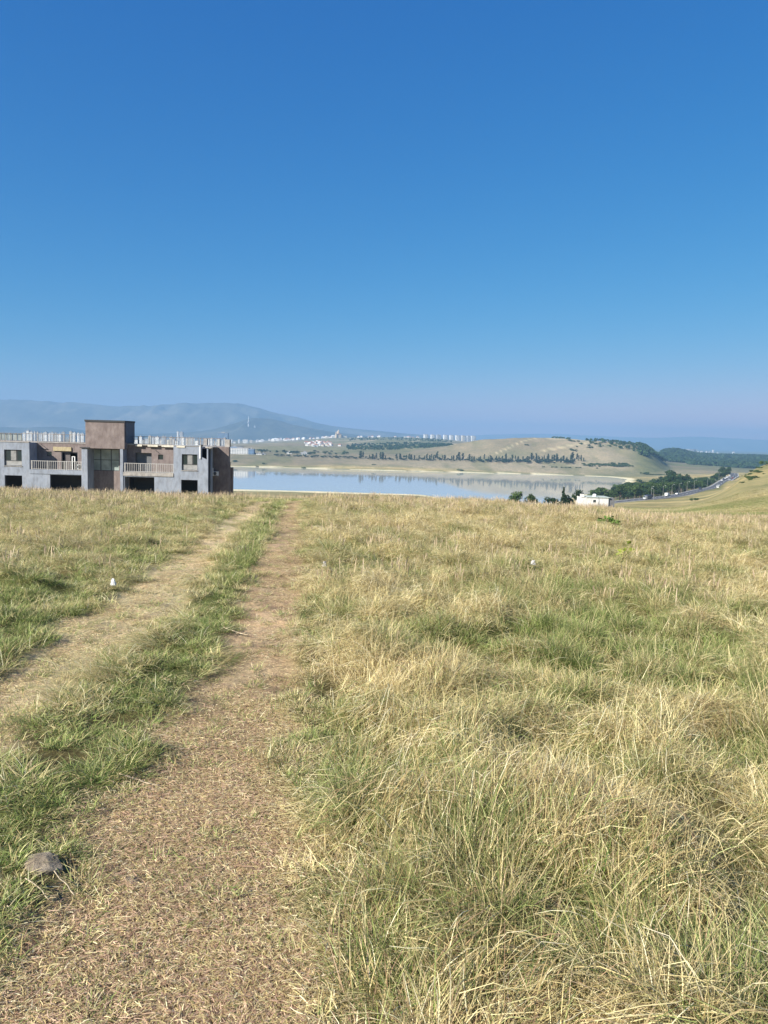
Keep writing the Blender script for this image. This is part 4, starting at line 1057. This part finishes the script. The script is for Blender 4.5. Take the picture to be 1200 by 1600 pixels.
# trees just below the crest
def tree_top(kind, px, D, ytop, label, wide=1.0):
    h = at(px, ytop, D)[2] - gp(px, D)[2]
    return tree(kind, px, D, h, label, None, wide)
tree_top('broad', 807, 260, 763.5, 'round green tree at the lake edge of the crest, furthest left of its row', .75)
tree_top('broad', 835, 260, 769, 'low round tree second from the left behind the crest', .85)
tree_top('dense', 866, 270, 772, 'low bushy tree just left of the dark pine behind the crest', 1.1)
tree_top('pine', 883, 270, 760.5, 'dark pointed pine behind the crest left of the white house', .85)
tree_top('dense', 893, 275, 770, 'dark low tree between the pine and the white house', .8)
tree_top('dense', 907, 300, 763, 'dark round tree touching the left end of the white house', .7)
# park wood by the road
G = 'trees of the park wood between the lake and the road'
LBL = 'green tree of the park wood between the lake and the road'
for i in range(150):
    D = rng.uniform(600, 1000); t = (D - 600) / 360
    q = rng.uniform(925 + 55 * t, 1045 + 78 * t)
    h = rng.uniform(9, 14); e = rng.random()
    if 1035 < q < 1075 and D > 700: h = rng.uniform(11, 15)
    kd = 'dark green' if e < .4 else 'lighter green'; wh = 'at the lake end of the park wood behind the white house' if q < 985 else ('in the middle of the park wood above the road' if q < 1040 else 'in the part of the park wood under the high clump')
    tree('dense' if e < .4 else 'broad', q, D, h, kd + ' tree ' + wh, kd + ' trees ' + wh, rng.uniform(.9, 1.3))
for i in range(34):
    q = rng.uniform(968, 1040); D = 620 + rng.uniform(-15, 30)
    tree('broad' if rng.random() < .6 else 'dense', q, D, rng.uniform(6.5, 10.5), 'green tree in the front edge of the park wood beside the road', 'trees along the front edge of the park wood', rng.uniform(1.0, 1.4))
for i, (q, D, h) in enumerate([(1055, 760, 24), (1048, 770, 21), (1064, 770, 22), (1072, 780, 19), (1041, 745, 18)]):
    tree('dense', q, D, h, 'tall dark tree of the high clump standing above the park wood', 'tall clump above the park wood', .95)
for i in range(26):
    t = i / 25.; q = 1080 + 58 * t; D = 690 + 330 * t
    tree('dense' if rng.random() < .5 else 'broad', q + rng.uniform(-4, 3), D + rng.uniform(0, 50), rng.uniform(9, 13), 'dark green roadside tree along the far side of the road', 'roadside trees along the road', 1.1)
tree('dense', 1133, 1010, 16, 'bushy dark tree at the bend at the far end of the road', None, 1.2)
# conifer rows along the far shore
for i in range(100):
    q = 560 + i * 3.55 + rng.uniform(-1.5, 1.5); D = 2080 - 60 * (q - 600) / 300 + rng.uniform(-60, 60)
    if rng.random() < .22 and q < 760: continue
    if vnoise(np.array([q * .06]), np.array([3.3]), 5)[0] < .14: continue
    tree('poplar', q, D + rng.uniform(-60, 90), rng.choice([rng.uniform(7, 12), rng.uniform(11, 17), rng.uniform(14, 22)]), 'dark slender conifer of the shore row below the ' + ('white tower blocks' if q < 745 else 'bare long hill'), 'conifers of the shore row below the ' + ('white tower blocks' if q < 745 else 'bare long hill'), rng.uniform(1.1, 1.9))
for i in range(120):
    q = 430 + i * 4.0 + rng.uniform(-2, 2); D = 2060 - 60 * (q - 600) / 300 + rng.uniform(-70, 50)
    if q > 905: continue
    wh = 'in the shore belt below the village and church' if q < 560 else ('in the shore belt below the white tower blocks' if q < 745 else 'in the shore belt below the bare long hill')
    tree('dense', q, D, rng.uniform(4, 8), 'low dark bush tree ' + wh, 'bush trees ' + wh, rng.uniform(1.3, 2.2))
for i in range(46):
    q = rng.uniform(738, 905); D = 1960 + rng.uniform(-50, 50) - 40 * (q - 740) / 160
    tree('dense', q, D, rng.uniform(5, 9), 'low dark bush tree in the belt above the far shore', 'bush trees in the belt above the far shore', rng.uniform(1.3, 2.2))
for i in range(60):
    t = rng.random(); q = 905 + 80 * t; D = 1830 + 60 * t + rng.uniform(-60, 60)
    tree('shrub', q, D, rng.uniform(3, 5.5), 'dark scrub bush at the right end of the far shore belt', 'scrub bushes at the right end of the far shore belt', rng.uniform(1.2, 2.0))
for q, py in [(850, 727), (862, 727), (869, 727), (878, 727), (885, 727), (891, 728), (902, 728), (907, 730), (933, 731), (890, 730)]:
    tree('shrub', q, 1720, 3.5, 'single small bush dotted on the grass above the right part of the shore', 'bushes dotted above the shore', 1.2)
for q, D, h, lb in [(720, 1500, 6, 'lone rounded bush on the far shore mirrored in the lake'), (367, 1640, 6, 'low wide bush on the left bank beside the near building'), (402, 1455, 3, 'tiny bush on the shore line left'), (475, 1455, 3.5, 'tiny bush on the shore line near the middle left'),
                    (412, 1560, 4, 'flat bush on the left bank between the shore line bushes'), (585, 1640, 4, 'flat bush on the bank above the mirrored shore'), (633, 2300, 8, 'small bush on the rise above the conifer row'), (1010, 1500, 7, 'dark bush at the left end of the hedge on the tan plain'), (822, 2600, 7, 'single bush on the bare face of the long hill'),
                    (1196, 470, 4, 'brown bush near the top of the right slope'), (1090, 500, 2.6, 'small dark bush at the foot of the right slope by the road')]:
    tree('shrub', q, D, h, lb, None, 1.3)
for i in range(14): tree('shrub', 1012 + i * 1.8, 1490 - i * 2, 2.6, 'bush in the low hedge on the tan plain', 'bushes of the low hedge on the plain', 1.3)
for i in range(22):
    tree('shrub', rng.uniform(1168, 1200) if i > 8 else rng.uniform(1155, 1185), rng.uniform(380, 480), rng.uniform(.8, 1.6), 'small brown bush on the right slope', 'small bushes on the right slope', rng.uniform(1.2, 2))
for q in (864, 868, 873, 878, 886): tree('shrub', q, 2960, 10, 'dark bush on the crest of the long hill', 'bushes on the crest of the long hill', 1.0)
for i in range(44):
    q = rng.uniform(395, 560); D = rng.uniform(2350, 2900)
    tree('broad' if rng.random() < .5 else 'dense', q, D, rng.uniform(7, 13), 'green tree in the groves right of the long white building', 'trees in the groves right of the long white building', 1.3)
for i in range(36):
    q = rng.choice([rng.gauss(890, 14), rng.uniform(920, 1000), rng.uniform(920, 1000)]); D = rng.uniform(2350, 2950) if q < 915 else rng.uniform(2400, 2850)
    tree('shrub', q, D, rng.uniform(5, 9), 'dark scrub bush on the right shoulder of the long hill', 'scrub on the right shoulder of the long hill', rng.uniform(1, 1.8))
# far off wood as one mass
def blob_wood(name, label, pts, mat, seed):
    g = np.random.default_rng(seed); V = []; Fc = []; Cc = []
    for (x, y, z, s) in pts:
        for q in range(9):
            d = g.normal(size=3); d /= np.linalg.norm(d); d[2] = abs(d[2]); p = np.array([x, y, z + s * .35]) + d * s * .5 * np.array([1, 1, .9])
            a = d + g.normal(size=3) * .4; a /= np.linalg.norm(a); t = np.cross(a, g.normal(size=3)); t /= np.linalg.norm(t); bq = np.cross(a, t); w_ = s * g.uniform(.28, .5)
            k = len(V); V += [p - t * w_, p + bq * w_, p + t * w_, p - bq * w_]; Fc.append((k, k + 1, k + 2, k + 3)); v = g.uniform(); Cc += [(v, v, v, 1)] * 4
    me = np_mesh(name, np.array(V), np.array(Fc), [mat]); c = me.color_attributes.new('leaf', 'FLOAT_COLOR', 'POINT'); c.data.foreach_set('color', np.array(Cc, np.float32).ravel())
    tag(link(name, me), label, 'wood', kind='stuff')
N0 = 19000; q = nrg.uniform(908, 1300, N0); D0_ = nrg.uniform(1800, 3500, N0); D = warp(q, D0_)
x = (q - 600) / 1205 * D; nn = fbm(x * .003, D * .003, 77, 4)
lim = 2000 + 500 * sstep(990, 1040, -q + 2030) * 0 + np.interp(q, [908, 940, 975, 1000, 1040, 1100, 1200, 1300], [2850, 2700, 2420, 2250, 2050, 1980, 1900, 1850]) - 2000
kp = (D0_ > lim) & (nn > .40 - .12 * sstep(2300, 2800, D0_) + .12 * (1 - sstep(930, 1010, q))) & (nrg.uniform(size=N0) < .05 + .95 * sstep(985, 1040, q)); fs = (D / D0_)[kp]; x, D = x[kp], D[kp]
z = terrain(x, D)
blob_wood('forest', 'wide dark wood on the plain right of the long hill', np.stack([x, D, z, nrg.uniform(7, 12, len(x)) * fs], 1), M_dark, 5)
N0 = 1500; q = nrg.uniform(540, 705, N0); D = warp(q, nrg.uniform(3250, 4700, N0)); x = (q - 600) / 1205 * D; nn = fbm(x * .006, D * .006, 79, 4); kp = nn > .53
blob_wood('distant_thicket', 'dark thicket on the slope below the tower blocks', np.stack([x[kp], D[kp], terrain(x[kp], D[kp]), nrg.uniform(3.5, 6.5, kp.sum())], 1), M_dark, 6)

# ------------------------------------------------------------------ road, lamps, vehicles
ROAD = [(940, 540), (985, 548), (1011, 556), (1032, 566), (1052, 580), (1070, 600), (1085, 622), (1098, 645), (1110, 672), (1121, 710), (1130, 755), (1138, 820), (1143, 880), (1147, 950), (1148, 1050), (1148, 1200)]
rp = np.array([[gp(q, D)[0], D] for q, D in ROAD]); tt = np.linspace(0, len(ROAD) - 1, 160)
rx = pchip(np.arange(len(ROAD)), rp[:, 0], tt); ry = pchip(np.arange(len(ROAD)), rp[:, 1], tt)
tx_ = np.gradient(rx); ty_ = np.gradient(ry); L_ = np.hypot(tx_, ty_); nx, ny = ty_ / L_, -tx_ / L_
rz_ = terrain(rx, ry); kk = np.ones(15) / 15; rz_ = np.convolve(np.pad(rz_, 7, 'edge'), kk, 'valid') + .9
def strip_mesh(name, o0, o1, dz, mat, dash=None, thick=0.0):
    V, Fc = [], []
    for i in range(len(rx)):
        V += [(rx[i] + nx[i] * o0, ry[i] + ny[i] * o0, rz_[i] + dz), (rx[i] + nx[i] * o1, ry[i] + ny[i] * o1, rz_[i] + dz)]
        if thick: V += [(rx[i] + nx[i] * o1 * 1.25, ry[i] + ny[i] * o1 * 1.25, rz_[i] - thick), (rx[i] + nx[i] * o0 * 1.25, ry[i] + ny[i] * o0 * 1.25, rz_[i] - thick)]
    s = 4 if thick else 2
    for i in range(len(rx) - 1):
        if dash and (i // dash) % 2: continue
        for k in range(s if thick else 1):
            k2 = (k + 1) % s; Fc.append((i * s + k, i * s + k2, (i + 1) * s + k2, (i + 1) * s + k))
    return np_mesh(name, V, Fc, [mat])
M_asph = plain('asphalt', (0.075, 0.075, 0.078), 0.9, 0.15, .3)
M_kerb = plain('concrete_kerb', (0.38, 0.36, 0.32), 0.9, 0.15, .5)
M_line = plain('road_paint', (0.70, 0.70, 0.68), 0.7, 0.1)
road = tag(link('road', strip_mesh('road', -5.2, 5.2, 0, M_asph, thick=6.0)), 'grey road curving along the foot of the right slope', kind='structure')
link('lane_line', strip_mesh('lane_line', -.15, .15, .012, M_line, dash=2), road)
for s_ in (-1, 1):
    V = []; Fc = []
    link('edge_line', strip_mesh('edge_line', s_ * 4.8 - .1, s_ * 4.8 + .1, .012, M_line), road)
    a, b_ = (5.2, 5.9) if s_ > 0 else (-5.9, -5.2)
    for i in range(len(rx)):
        for off, dz in ((a, 0), (b_, 0), (b_, .15), (a, .15)): V.append((rx[i] + nx[i] * off, ry[i] + ny[i] * off, rz_[i] + dz - (0.3 if dz == 0 else 0)))
    for i in range(len(rx) - 1):
        for k in range(4): Fc.append((i * 4 + k, i * 4 + (k + 1) % 4, (i + 1) * 4 + (k + 1) % 4, (i + 1) * 4 + k))
    link('kerb', np_mesh('kerb', V, Fc, [M_kerb]), road)
def road_pt(px, off):
    pxs = 600 + 1205 * rx / ry; i = int(np.argmin(np.abs(pxs[:150] - px)))
    return (rx[i] + nx[i] * off, ry[i] + ny[i] * off, rz_[i]), math.atan2(ty_[i], tx_[i])
M_galv = plain('galvanised_steel', (0.30, 0.30, 0.29), 0.5, 0.1, 2, .3)
pole_me = MB().lathe([(.16, 0), (.13, 1), (.08, 8.5)], 8).mesh('pole', M_galv)
arm_me = MB().tube((0, 0, 8.4), (1.6, 0, 8.9), .06, .05).mesh('arm', M_galv)
head_me = MB().poly([(1.4, -.18, 8.82), (2.3, -.12, 8.9), (2.3, .12, 8.9), (1.4, .18, 8.82), (1.5, -.14, 9.0), (2.2, -.09, 9.04), (2.2, .09, 9.04), (1.5, .14, 9.0)],
                    [(0, 3, 2, 1), (4, 5, 6, 7), (0, 1, 5, 4), (1, 2, 6, 5), (2, 3, 7, 6), (3, 0, 4, 7)]).mesh('lamp_head', plain('lamp_housing', (0.5, 0.5, 0.5), 0.4))
for i, (q, off) in enumerate([(1011.5, 6.2), (1032, -6.2), (1050, -6.2), (1064, -6.2), (1075, -6.2), (1087, -6.2), (1098, -6.2), (1109, 6.2), (1118, -6.2), (1127.5, 6.2), (1134, -6.2), (1140, 6.2)]):
    (x, y, z), a = road_pt(q, off)
    lb = 'tall pale lamp post beside the dark truck at the near end of the road' if i == 0 else ('pale lamp post along the slope side of the road' if off > 0 else 'pale lamp post along the wooded side of the road')
    o = empty('street_lamp', (x, y, z), (a + math.pi / 2) if off > 0 else (a - math.pi / 2), lb, 'lamp post', None if i == 0 else ('lamp posts on the slope side' if off > 0 else 'lamp posts on the wooded side'))
    for nm, me in (('pole', pole_me), ('arm', arm_me), ('lamp_head', head_me)): link(nm, me, o)
    o.scale = (.8, .8, .9)
M_tyre = plain('tyre_rubber', (0.02, 0.02, 0.02), 0.9)
M_vw = plain('white_vehicle_paint', (0.80, 0.80, 0.78), 0.35, 0.03)
M_vd = plain('dark_blue_vehicle_paint', (0.03, 0.04, 0.08), 0.35, 0.1)
M_vs = plain('silver_vehicle_paint', (0.45, 0.46, 0.47), 0.3, 0.05)
M_vr = plain('dark_red_vehicle_paint', (0.22, 0.04, 0.035), 0.35, 0.05)
wheel_me = MB().tube((0, -.11, 0), (0, .11, 0), .34, .34, 12).mesh('wheel', M_tyre)
def prism(mb, prof, y0, y1):
    k = len(mb.v); nn = len(prof)
    mb.v += [(p[0], y0, p[1]) for p in prof] + [(p[0], y1, p[1]) for p in prof]
    mb.f += [(k + i, k + (i + 1) % nn, k + nn + (i + 1) % nn, k + nn + i) for i in range(nn)]
    mb.f += [tuple(k + i for i in reversed(range(nn))), tuple(k + nn + i for i in range(nn))]; return mb
def vehicle(kind, px, off, mat, label, group=None, s=1.0):
    (x, y, z), a = road_pt(px, off)
    o = empty({'van': 'van', 'car': 'car', 'truck': 'truck'}[kind], (x, y, z + .02), a + (math.pi if off > 0 else 0), label, kind, group)
    if kind == 'car':
        body = prism(MB(), [(-2.15, .3), (2.15, .3), (2.2, .62), (1.95, .82), (1.0, .9), (-1.7, .95), (-2.15, .85)], -.88, .88); body.build('body', mat, o)
        prism(MB(), [(-1.75, .951), (1.05, .91), (.35, 1.42), (-1.2, 1.45)], -.74, .74).build('cabin', M_glass, o)
        MB().box(-1.15, .3, -.7, .7, 1.455, 1.49).build('roof', mat, o); ws = [(-1.35, .78), (-1.35, -.78), (1.35, .78), (1.35, -.78)]
    elif kind == 'van':
        prism(MB(), [(-2.7, .4), (2.7, .4), (2.75, 1.0), (2.1, 1.25), (1.5, 2.3), (-2.7, 2.4)], -1.0, 1.0).build('body', mat, o)
        prism(MB(), [(2.1, 1.28), (2.16, 1.28), (1.58, 2.2), (1.52, 2.2)], -.9, .9).build('windscreen', M_glass, o)
        MB().box(1.0, 1.7, -1.02, -1.003, 1.3, 1.95).box(1.0, 1.7, 1.003, 1.02, 1.3, 1.95).build('side_window', M_glass, o); ws = [(-1.7, .9), (-1.7, -.9), (1.8, .9), (1.8, -.9)]
    else:
        MB().box(-3.6, 1.4, -1.2, 1.2, .9, 3.3).build('cargo_box', mat, o)
        prism(MB(), [(1.5, .5), (3.5, .5), (3.5, 1.5), (3.2, 2.6), (1.5, 2.7)], -1.1, 1.1).build('cab', M_vs, o)
        prism(MB(), [(3.52, 1.55), (3.56, 1.55), (3.26, 2.5), (3.22, 2.5)], -1, 1).build('windscreen', M_glass, o)
        MB().box(-3.5, 3.4, -.5, .5, .5, .88).build('chassis', M_frame, o); ws = [(-2.6, 1.0), (-2.6, -1.0), (2.6, 1.0), (2.6, -1.0)]
    for wx, wy in ws: link('wheel', wheel_me, o, (wx, wy, .34))
    for sy in (-1, 1):
        MB().box(0, .05, -.12, .12, -.07, .07).build('headlight', M_white, o, ({'car': 2.18, 'van': 2.74, 'truck': 3.51}[kind], sy * .65, {'car': .66, 'van': .85, 'truck': .9}[kind]))
    o.scale = (s, s, s)
vehicle('truck', 1006.5, 3.6, M_vd, 'dark blue box truck at the near end of the road beside the tall lamp post')
vehicle('van', 1052, -3.6, M_vw, 'white van on the near stretch of the road, closest to the crest')
vehicle('car', 1066.5, -3.6, M_vw, 'small white car just behind the nearest white van')
vehicle('van', 1117, 3.4, M_vw, 'white van further along the road where it bends away')
vehicle('car', 1103, -3.6, M_vd, 'dark car on the road between the two white vans')
for i in range(9):
    q = 1134 + i * 1.4
    vehicle('car', q, [-3.4, 3.2, -3.4][i % 3], [M_vw, M_vs, M_vd, M_vw, M_vr][i % 5], 'car in the queue at the far bend of the road', 'cars queueing at the far bend')

# ------------------------------------------------------------------ white house beyond the crest
hx0, hy0, hz0 = gp(936, 292); s = 292 / 1205.0
H = empty('white_house', (hx0, hy0, hz0), 0, 'single storey whitewashed house with flat roof just beyond the crest', 'house')
x0, x1 = -25 * s, 18 * s; top = at(936, 777.6, 292)[2] - hz0
M_wh = plaster('whitewashed_wall', (0.55, 0.54, 0.51), (0.64, 0.63, 0.60), (0.70, 0.69, 0.66), 0.8)
W = MB(); wx0, wx1 = x0 + 19 * s, x0 + 23.5 * s
wall_open(W, x0, x1, -4, top, 0, .3, [(wx0, wx1, top - 1.9, top - .9)]); W.box(x1, x1 + .3, .3, 8, -4, top - .002); W.box(x0, x0 + .3, .302, 8, -4, top - .002); W.box(x0, x1 + .3, 8.002, 8.3, -4, top); W.build('wall', M_wh, H)
H2 = MB().box(x1 + .302, x1 + 10.3 * s, .6, 7, -4, top - .15).build('annex', plain('grey_board_wall', (0.14, 0.14, 0.145), 0.8, .2, 1), H)
MB().box(x0 + 8 * s, x1 + .6, -.3, 8.6, top + .004, top + .18).build('roof', plain('pale_green_roof', (0.42, 0.46, 0.40), .7, .15, 1), H)
MB().box(x0 - .5 * s, x0 + 4 * s, -.2, 1.6, top + .004, top + 1.2).build('parapet', M_wh, H)
MB().lathe([(.7, 0), (.7, .8), (.5, 1.0)], 12).build('water_tank', M_white, H, (x0 + 24 * s, 3, top + .182))
MB().box(wx0, wx1, .12, .16, top - 1.9, top - .9).build('window', M_glass, H)
MB().tube((x0 + 27 * s, -.35, -3), (x0 + 27 * s, -.35, top + .6), .05, .05).build('pipe', M_frame, H)

# ------------------------------------------------------------------ small things in the field
def rock(name, px, py, sx, sy, sz, label, seed, mat, sink=.3, rz=0.0):
    g = np.random.default_rng(seed); import bmesh as _b
    bm = _b.new(); _b.ops.create_icosphere(bm, subdivisions=4, radius=1)
    dirs = g.normal(size=(13, 3)); dirs /= np.linalg.norm(dirs, axis=1)[:, None]; cut = g.uniform(.55, .85, 13)
    for v in bm.verts:
        p = np.array(v.co); d = dirs @ p; k = 1.0
        for dd, cc in zip(d, cut):
            if dd > cc: k = min(k, cc / dd)
        p = p * k * (1 + .05 * (vnoise(np.array([p[0] * 6 + 9]), np.array([p[1] * 6 + p[2] * 5]), seed)[0] - .5))
        p = p * (1 + .16 * (vnoise(np.array([p[0] * 2.3 + 4]), np.array([p[1] * 2.3 + p[2] * 2]), seed + 1)[0] - .5) + .06 * (vnoise(np.array([p[0] * 14 + 4]), np.array([p[1] * 14 + p[2] * 9]), seed + 2)[0] - .5)); v.co = (p[0] * sx, p[1] * sy, p[2] * sz)
    me = bpy.data.meshes.new(name); bm.to_mesh(me); bm.free(); me.materials.append(mat)
    x, y = ground_hit(px, py); o = link(name, me, None, (x, y, tz(x, y) + sz * (1 - 2 * sink) * .8)); o.rotation_euler = (.1, .12, rz)
    return tag(o, label, 'stone')
m, n, l, b = new_mat('grey_stone'); g = n.new('ShaderNodeTexCoord').outputs['Object']
l.new(ramp(n, l, noise(n, l, 14, 8, .75, g), [(.35, (.15, .115, .075)), (.5, (.26, .21, .145)), (.65, (.36, .30, .215))]), b.inputs['Base Color']); b.inputs['Roughness'].default_value = .95
bp = n.new('ShaderNodeBump'); bp.inputs['Strength'].default_value = 1.0; bp.inputs['Distance'].default_value = .012; l.new(noise(n, l, 45, 8, .75, g), bp.inputs['Height']); l.new(bp.outputs[0], b.inputs['Normal'])
M_stone = m
rock('stone', 70, 1356, .090, .062, .040, 'flat grey stone at the left edge of the bare rut', 3, M_stone, .34, .15)
rock('stone', 205, 1362, .034, .03, .02, 'small pale stone half buried in the rut right of the larger stone', 5, M_stone, .3)
rock('stone', 878, 1068, .03, .03, .02, 'small stone hidden in the grass right of the track', 8, M_stone, .3)
def litter_bag(px, py, w, h, label, seed, name='plastic_bag', cat='litter', col=(0.80, 0.80, 0.80)):
    g = np.random.default_rng(seed); n_ = 14; V = []; Fc = []
    for i in range(n_):
        for j in range(n_):
            u, v = i / (n_ - 1) - .5, j / (n_ - 1)
            a = u * 4.2
            V.append((w * .55 * math.sin(a) * (1 - .55 * v) + g.normal(0, w * .05), -w * .35 * math.cos(a) * (1 - .5 * v) + g.normal(0, w * .07), h * v * (1 - .3 * abs(u)) + g.normal(0, h * .06)))
    for i in range(n_ - 1):
        for j in range(n_ - 1): Fc.append((i * n_ + j, (i + 1) * n_ + j, (i + 1) * n_ + j + 1, i * n_ + j + 1))
    x, y = ground_hit(px, py); o = link(name, np_mesh(name, V, Fc, [plain('crumpled_white_plastic_' + cat, col, .45, .06, 20)]), None, (x, y, tz(x, y) + .06))
    tag(o, label, cat)
litter_bag(177, 920, .07, .085, 'crumpled white plastic bag at the left edge of the left rut', 4)
litter_bag(832, 902, .075, .075, 'crumpled pale paper lying in the straw right of the track', 6, 'crumpled_paper', 'paper', (.62, .60, .57))
litter_bag(507, 892, .07, .08, 'small pale scrap of litter in the grass just right of the right rut', 9, 'scrap_of_litter', 'scrap', (.45, .42, .38))
# leafy weeds
def weed(px, py, size, h, nl, mat, label, seed):
    g = np.random.default_rng(seed); x, y = ground_hit(px, py); z = tz(x, y)
    o = empty('leafy_weed', (x, y, z), 0, label, 'weed')
    st = MB()
    lf_me = None; V = [(0, 0, 0), (.35, .32, .04), (.8, .2, 0), (1, 0, -.08), (.8, -.2, 0), (.35, -.32, .04), (.5, 0, -.03)]
    Fq = [(0, 6, 1), (1, 6, 2), (2, 6, 3), (3, 6, 4), (4, 6, 5), (5, 6, 0)]
    lf_me = bpy.data.meshes.new('leaf'); lf_me.from_pydata([(a * .1, b_ * .1, c_ * .1) for a, b_, c_ in V], [], Fq); lf_me.materials.append(mat)
    c = lf_me.color_attributes.new('leaf', 'FLOAT_COLOR', 'POINT'); c.data.foreach_set('color', np.full(28, .6, np.float32))
    for i in range(nl):
        a = g.uniform(0, 6.28); rr_ = size * math.sqrt(g.uniform()); hh = h * g.uniform(.5, 1) * (1 - .4 * rr_ / size)
        p = (rr_ * math.cos(a), rr_ * math.sin(a), hh); st.tube((p[0] * .25, p[1] * .25, 0), p, .006, .003, 4)
        lf = link('leaf', lf_me, o, p); lf.rotation_euler = (g.normal(0, .5), g.normal(.1, .5), a + g.normal(0, .8)); s_ = g.uniform(.8, 1.6); lf.scale = (s_, s_, s_)
    st.build('stem', mat, o)
    mm = st.v and None
weed(950, 826, .34, .50, 110, M_weed, 'broad green leafy weed in the straw towards the crest on the right', 1)
weed(978, 882, .06, .46, 12, M_yel, 'yellow green leafy weed nearer than the broad green one', 2)
# fallen sticks
def stick(px0, py0, px1, py1, r_, label, group=None, zo=.03):
    x0, y0 = ground_hit(px0, py0); x1, y1 = ground_hit(px1, py1); b_ = MB(); P_ = []
    for i in range(7):
        t = i / 6; P_.append(((x0 + (x1 - x0) * t) + rng.gauss(0, .002), (y0 + (y1 - y0) * t) + rng.gauss(0, .002)))
    P3 = [(a - x0, c - y0, tz(a, c) - tz(x0, y0) + zo) for a, c in P_]
    for a, c in zip(P3[:-1], P3[1:]): b_.tube(a, c, r_, r_ * .9, 6)
    o = b_.build('dry_stalk', plain('bleached_stalk', (.40, .33, .22), .9, .2, 15), None, (x0, y0, tz(x0, y0)), True); tag(o, label, 'stalk', group)
stick(186, 1215, 248, 1224, .0035, 'pale fallen stalk lying across the left edge of the right rut')
stick(40, 1384, 78, 1406, .0022, 'thick pale stalk in front of the grey stone at far left')
stick(84, 1368, 116, 1396, .0022, 'pale stalk slanting away in front of the grey stone')
stick(12, 1424, 34, 1432, .0022, 'short pale stalk near the left edge of the picture')
stick(205, 1480, 240, 1466, .0022, 'reddish stalk lying in the middle of the bare rut')
stick(350, 984, 388, 990, .006, 'pale fallen stalk at the left side of the right rut further off')
stick(1036, 1396, 1115, 1470, .003, 'long thin straw lying slantwise over the grass at lower right')
stick(480, 1530, 545, 1524, .002, 'pale straw lying level at the right edge of the rut in front')
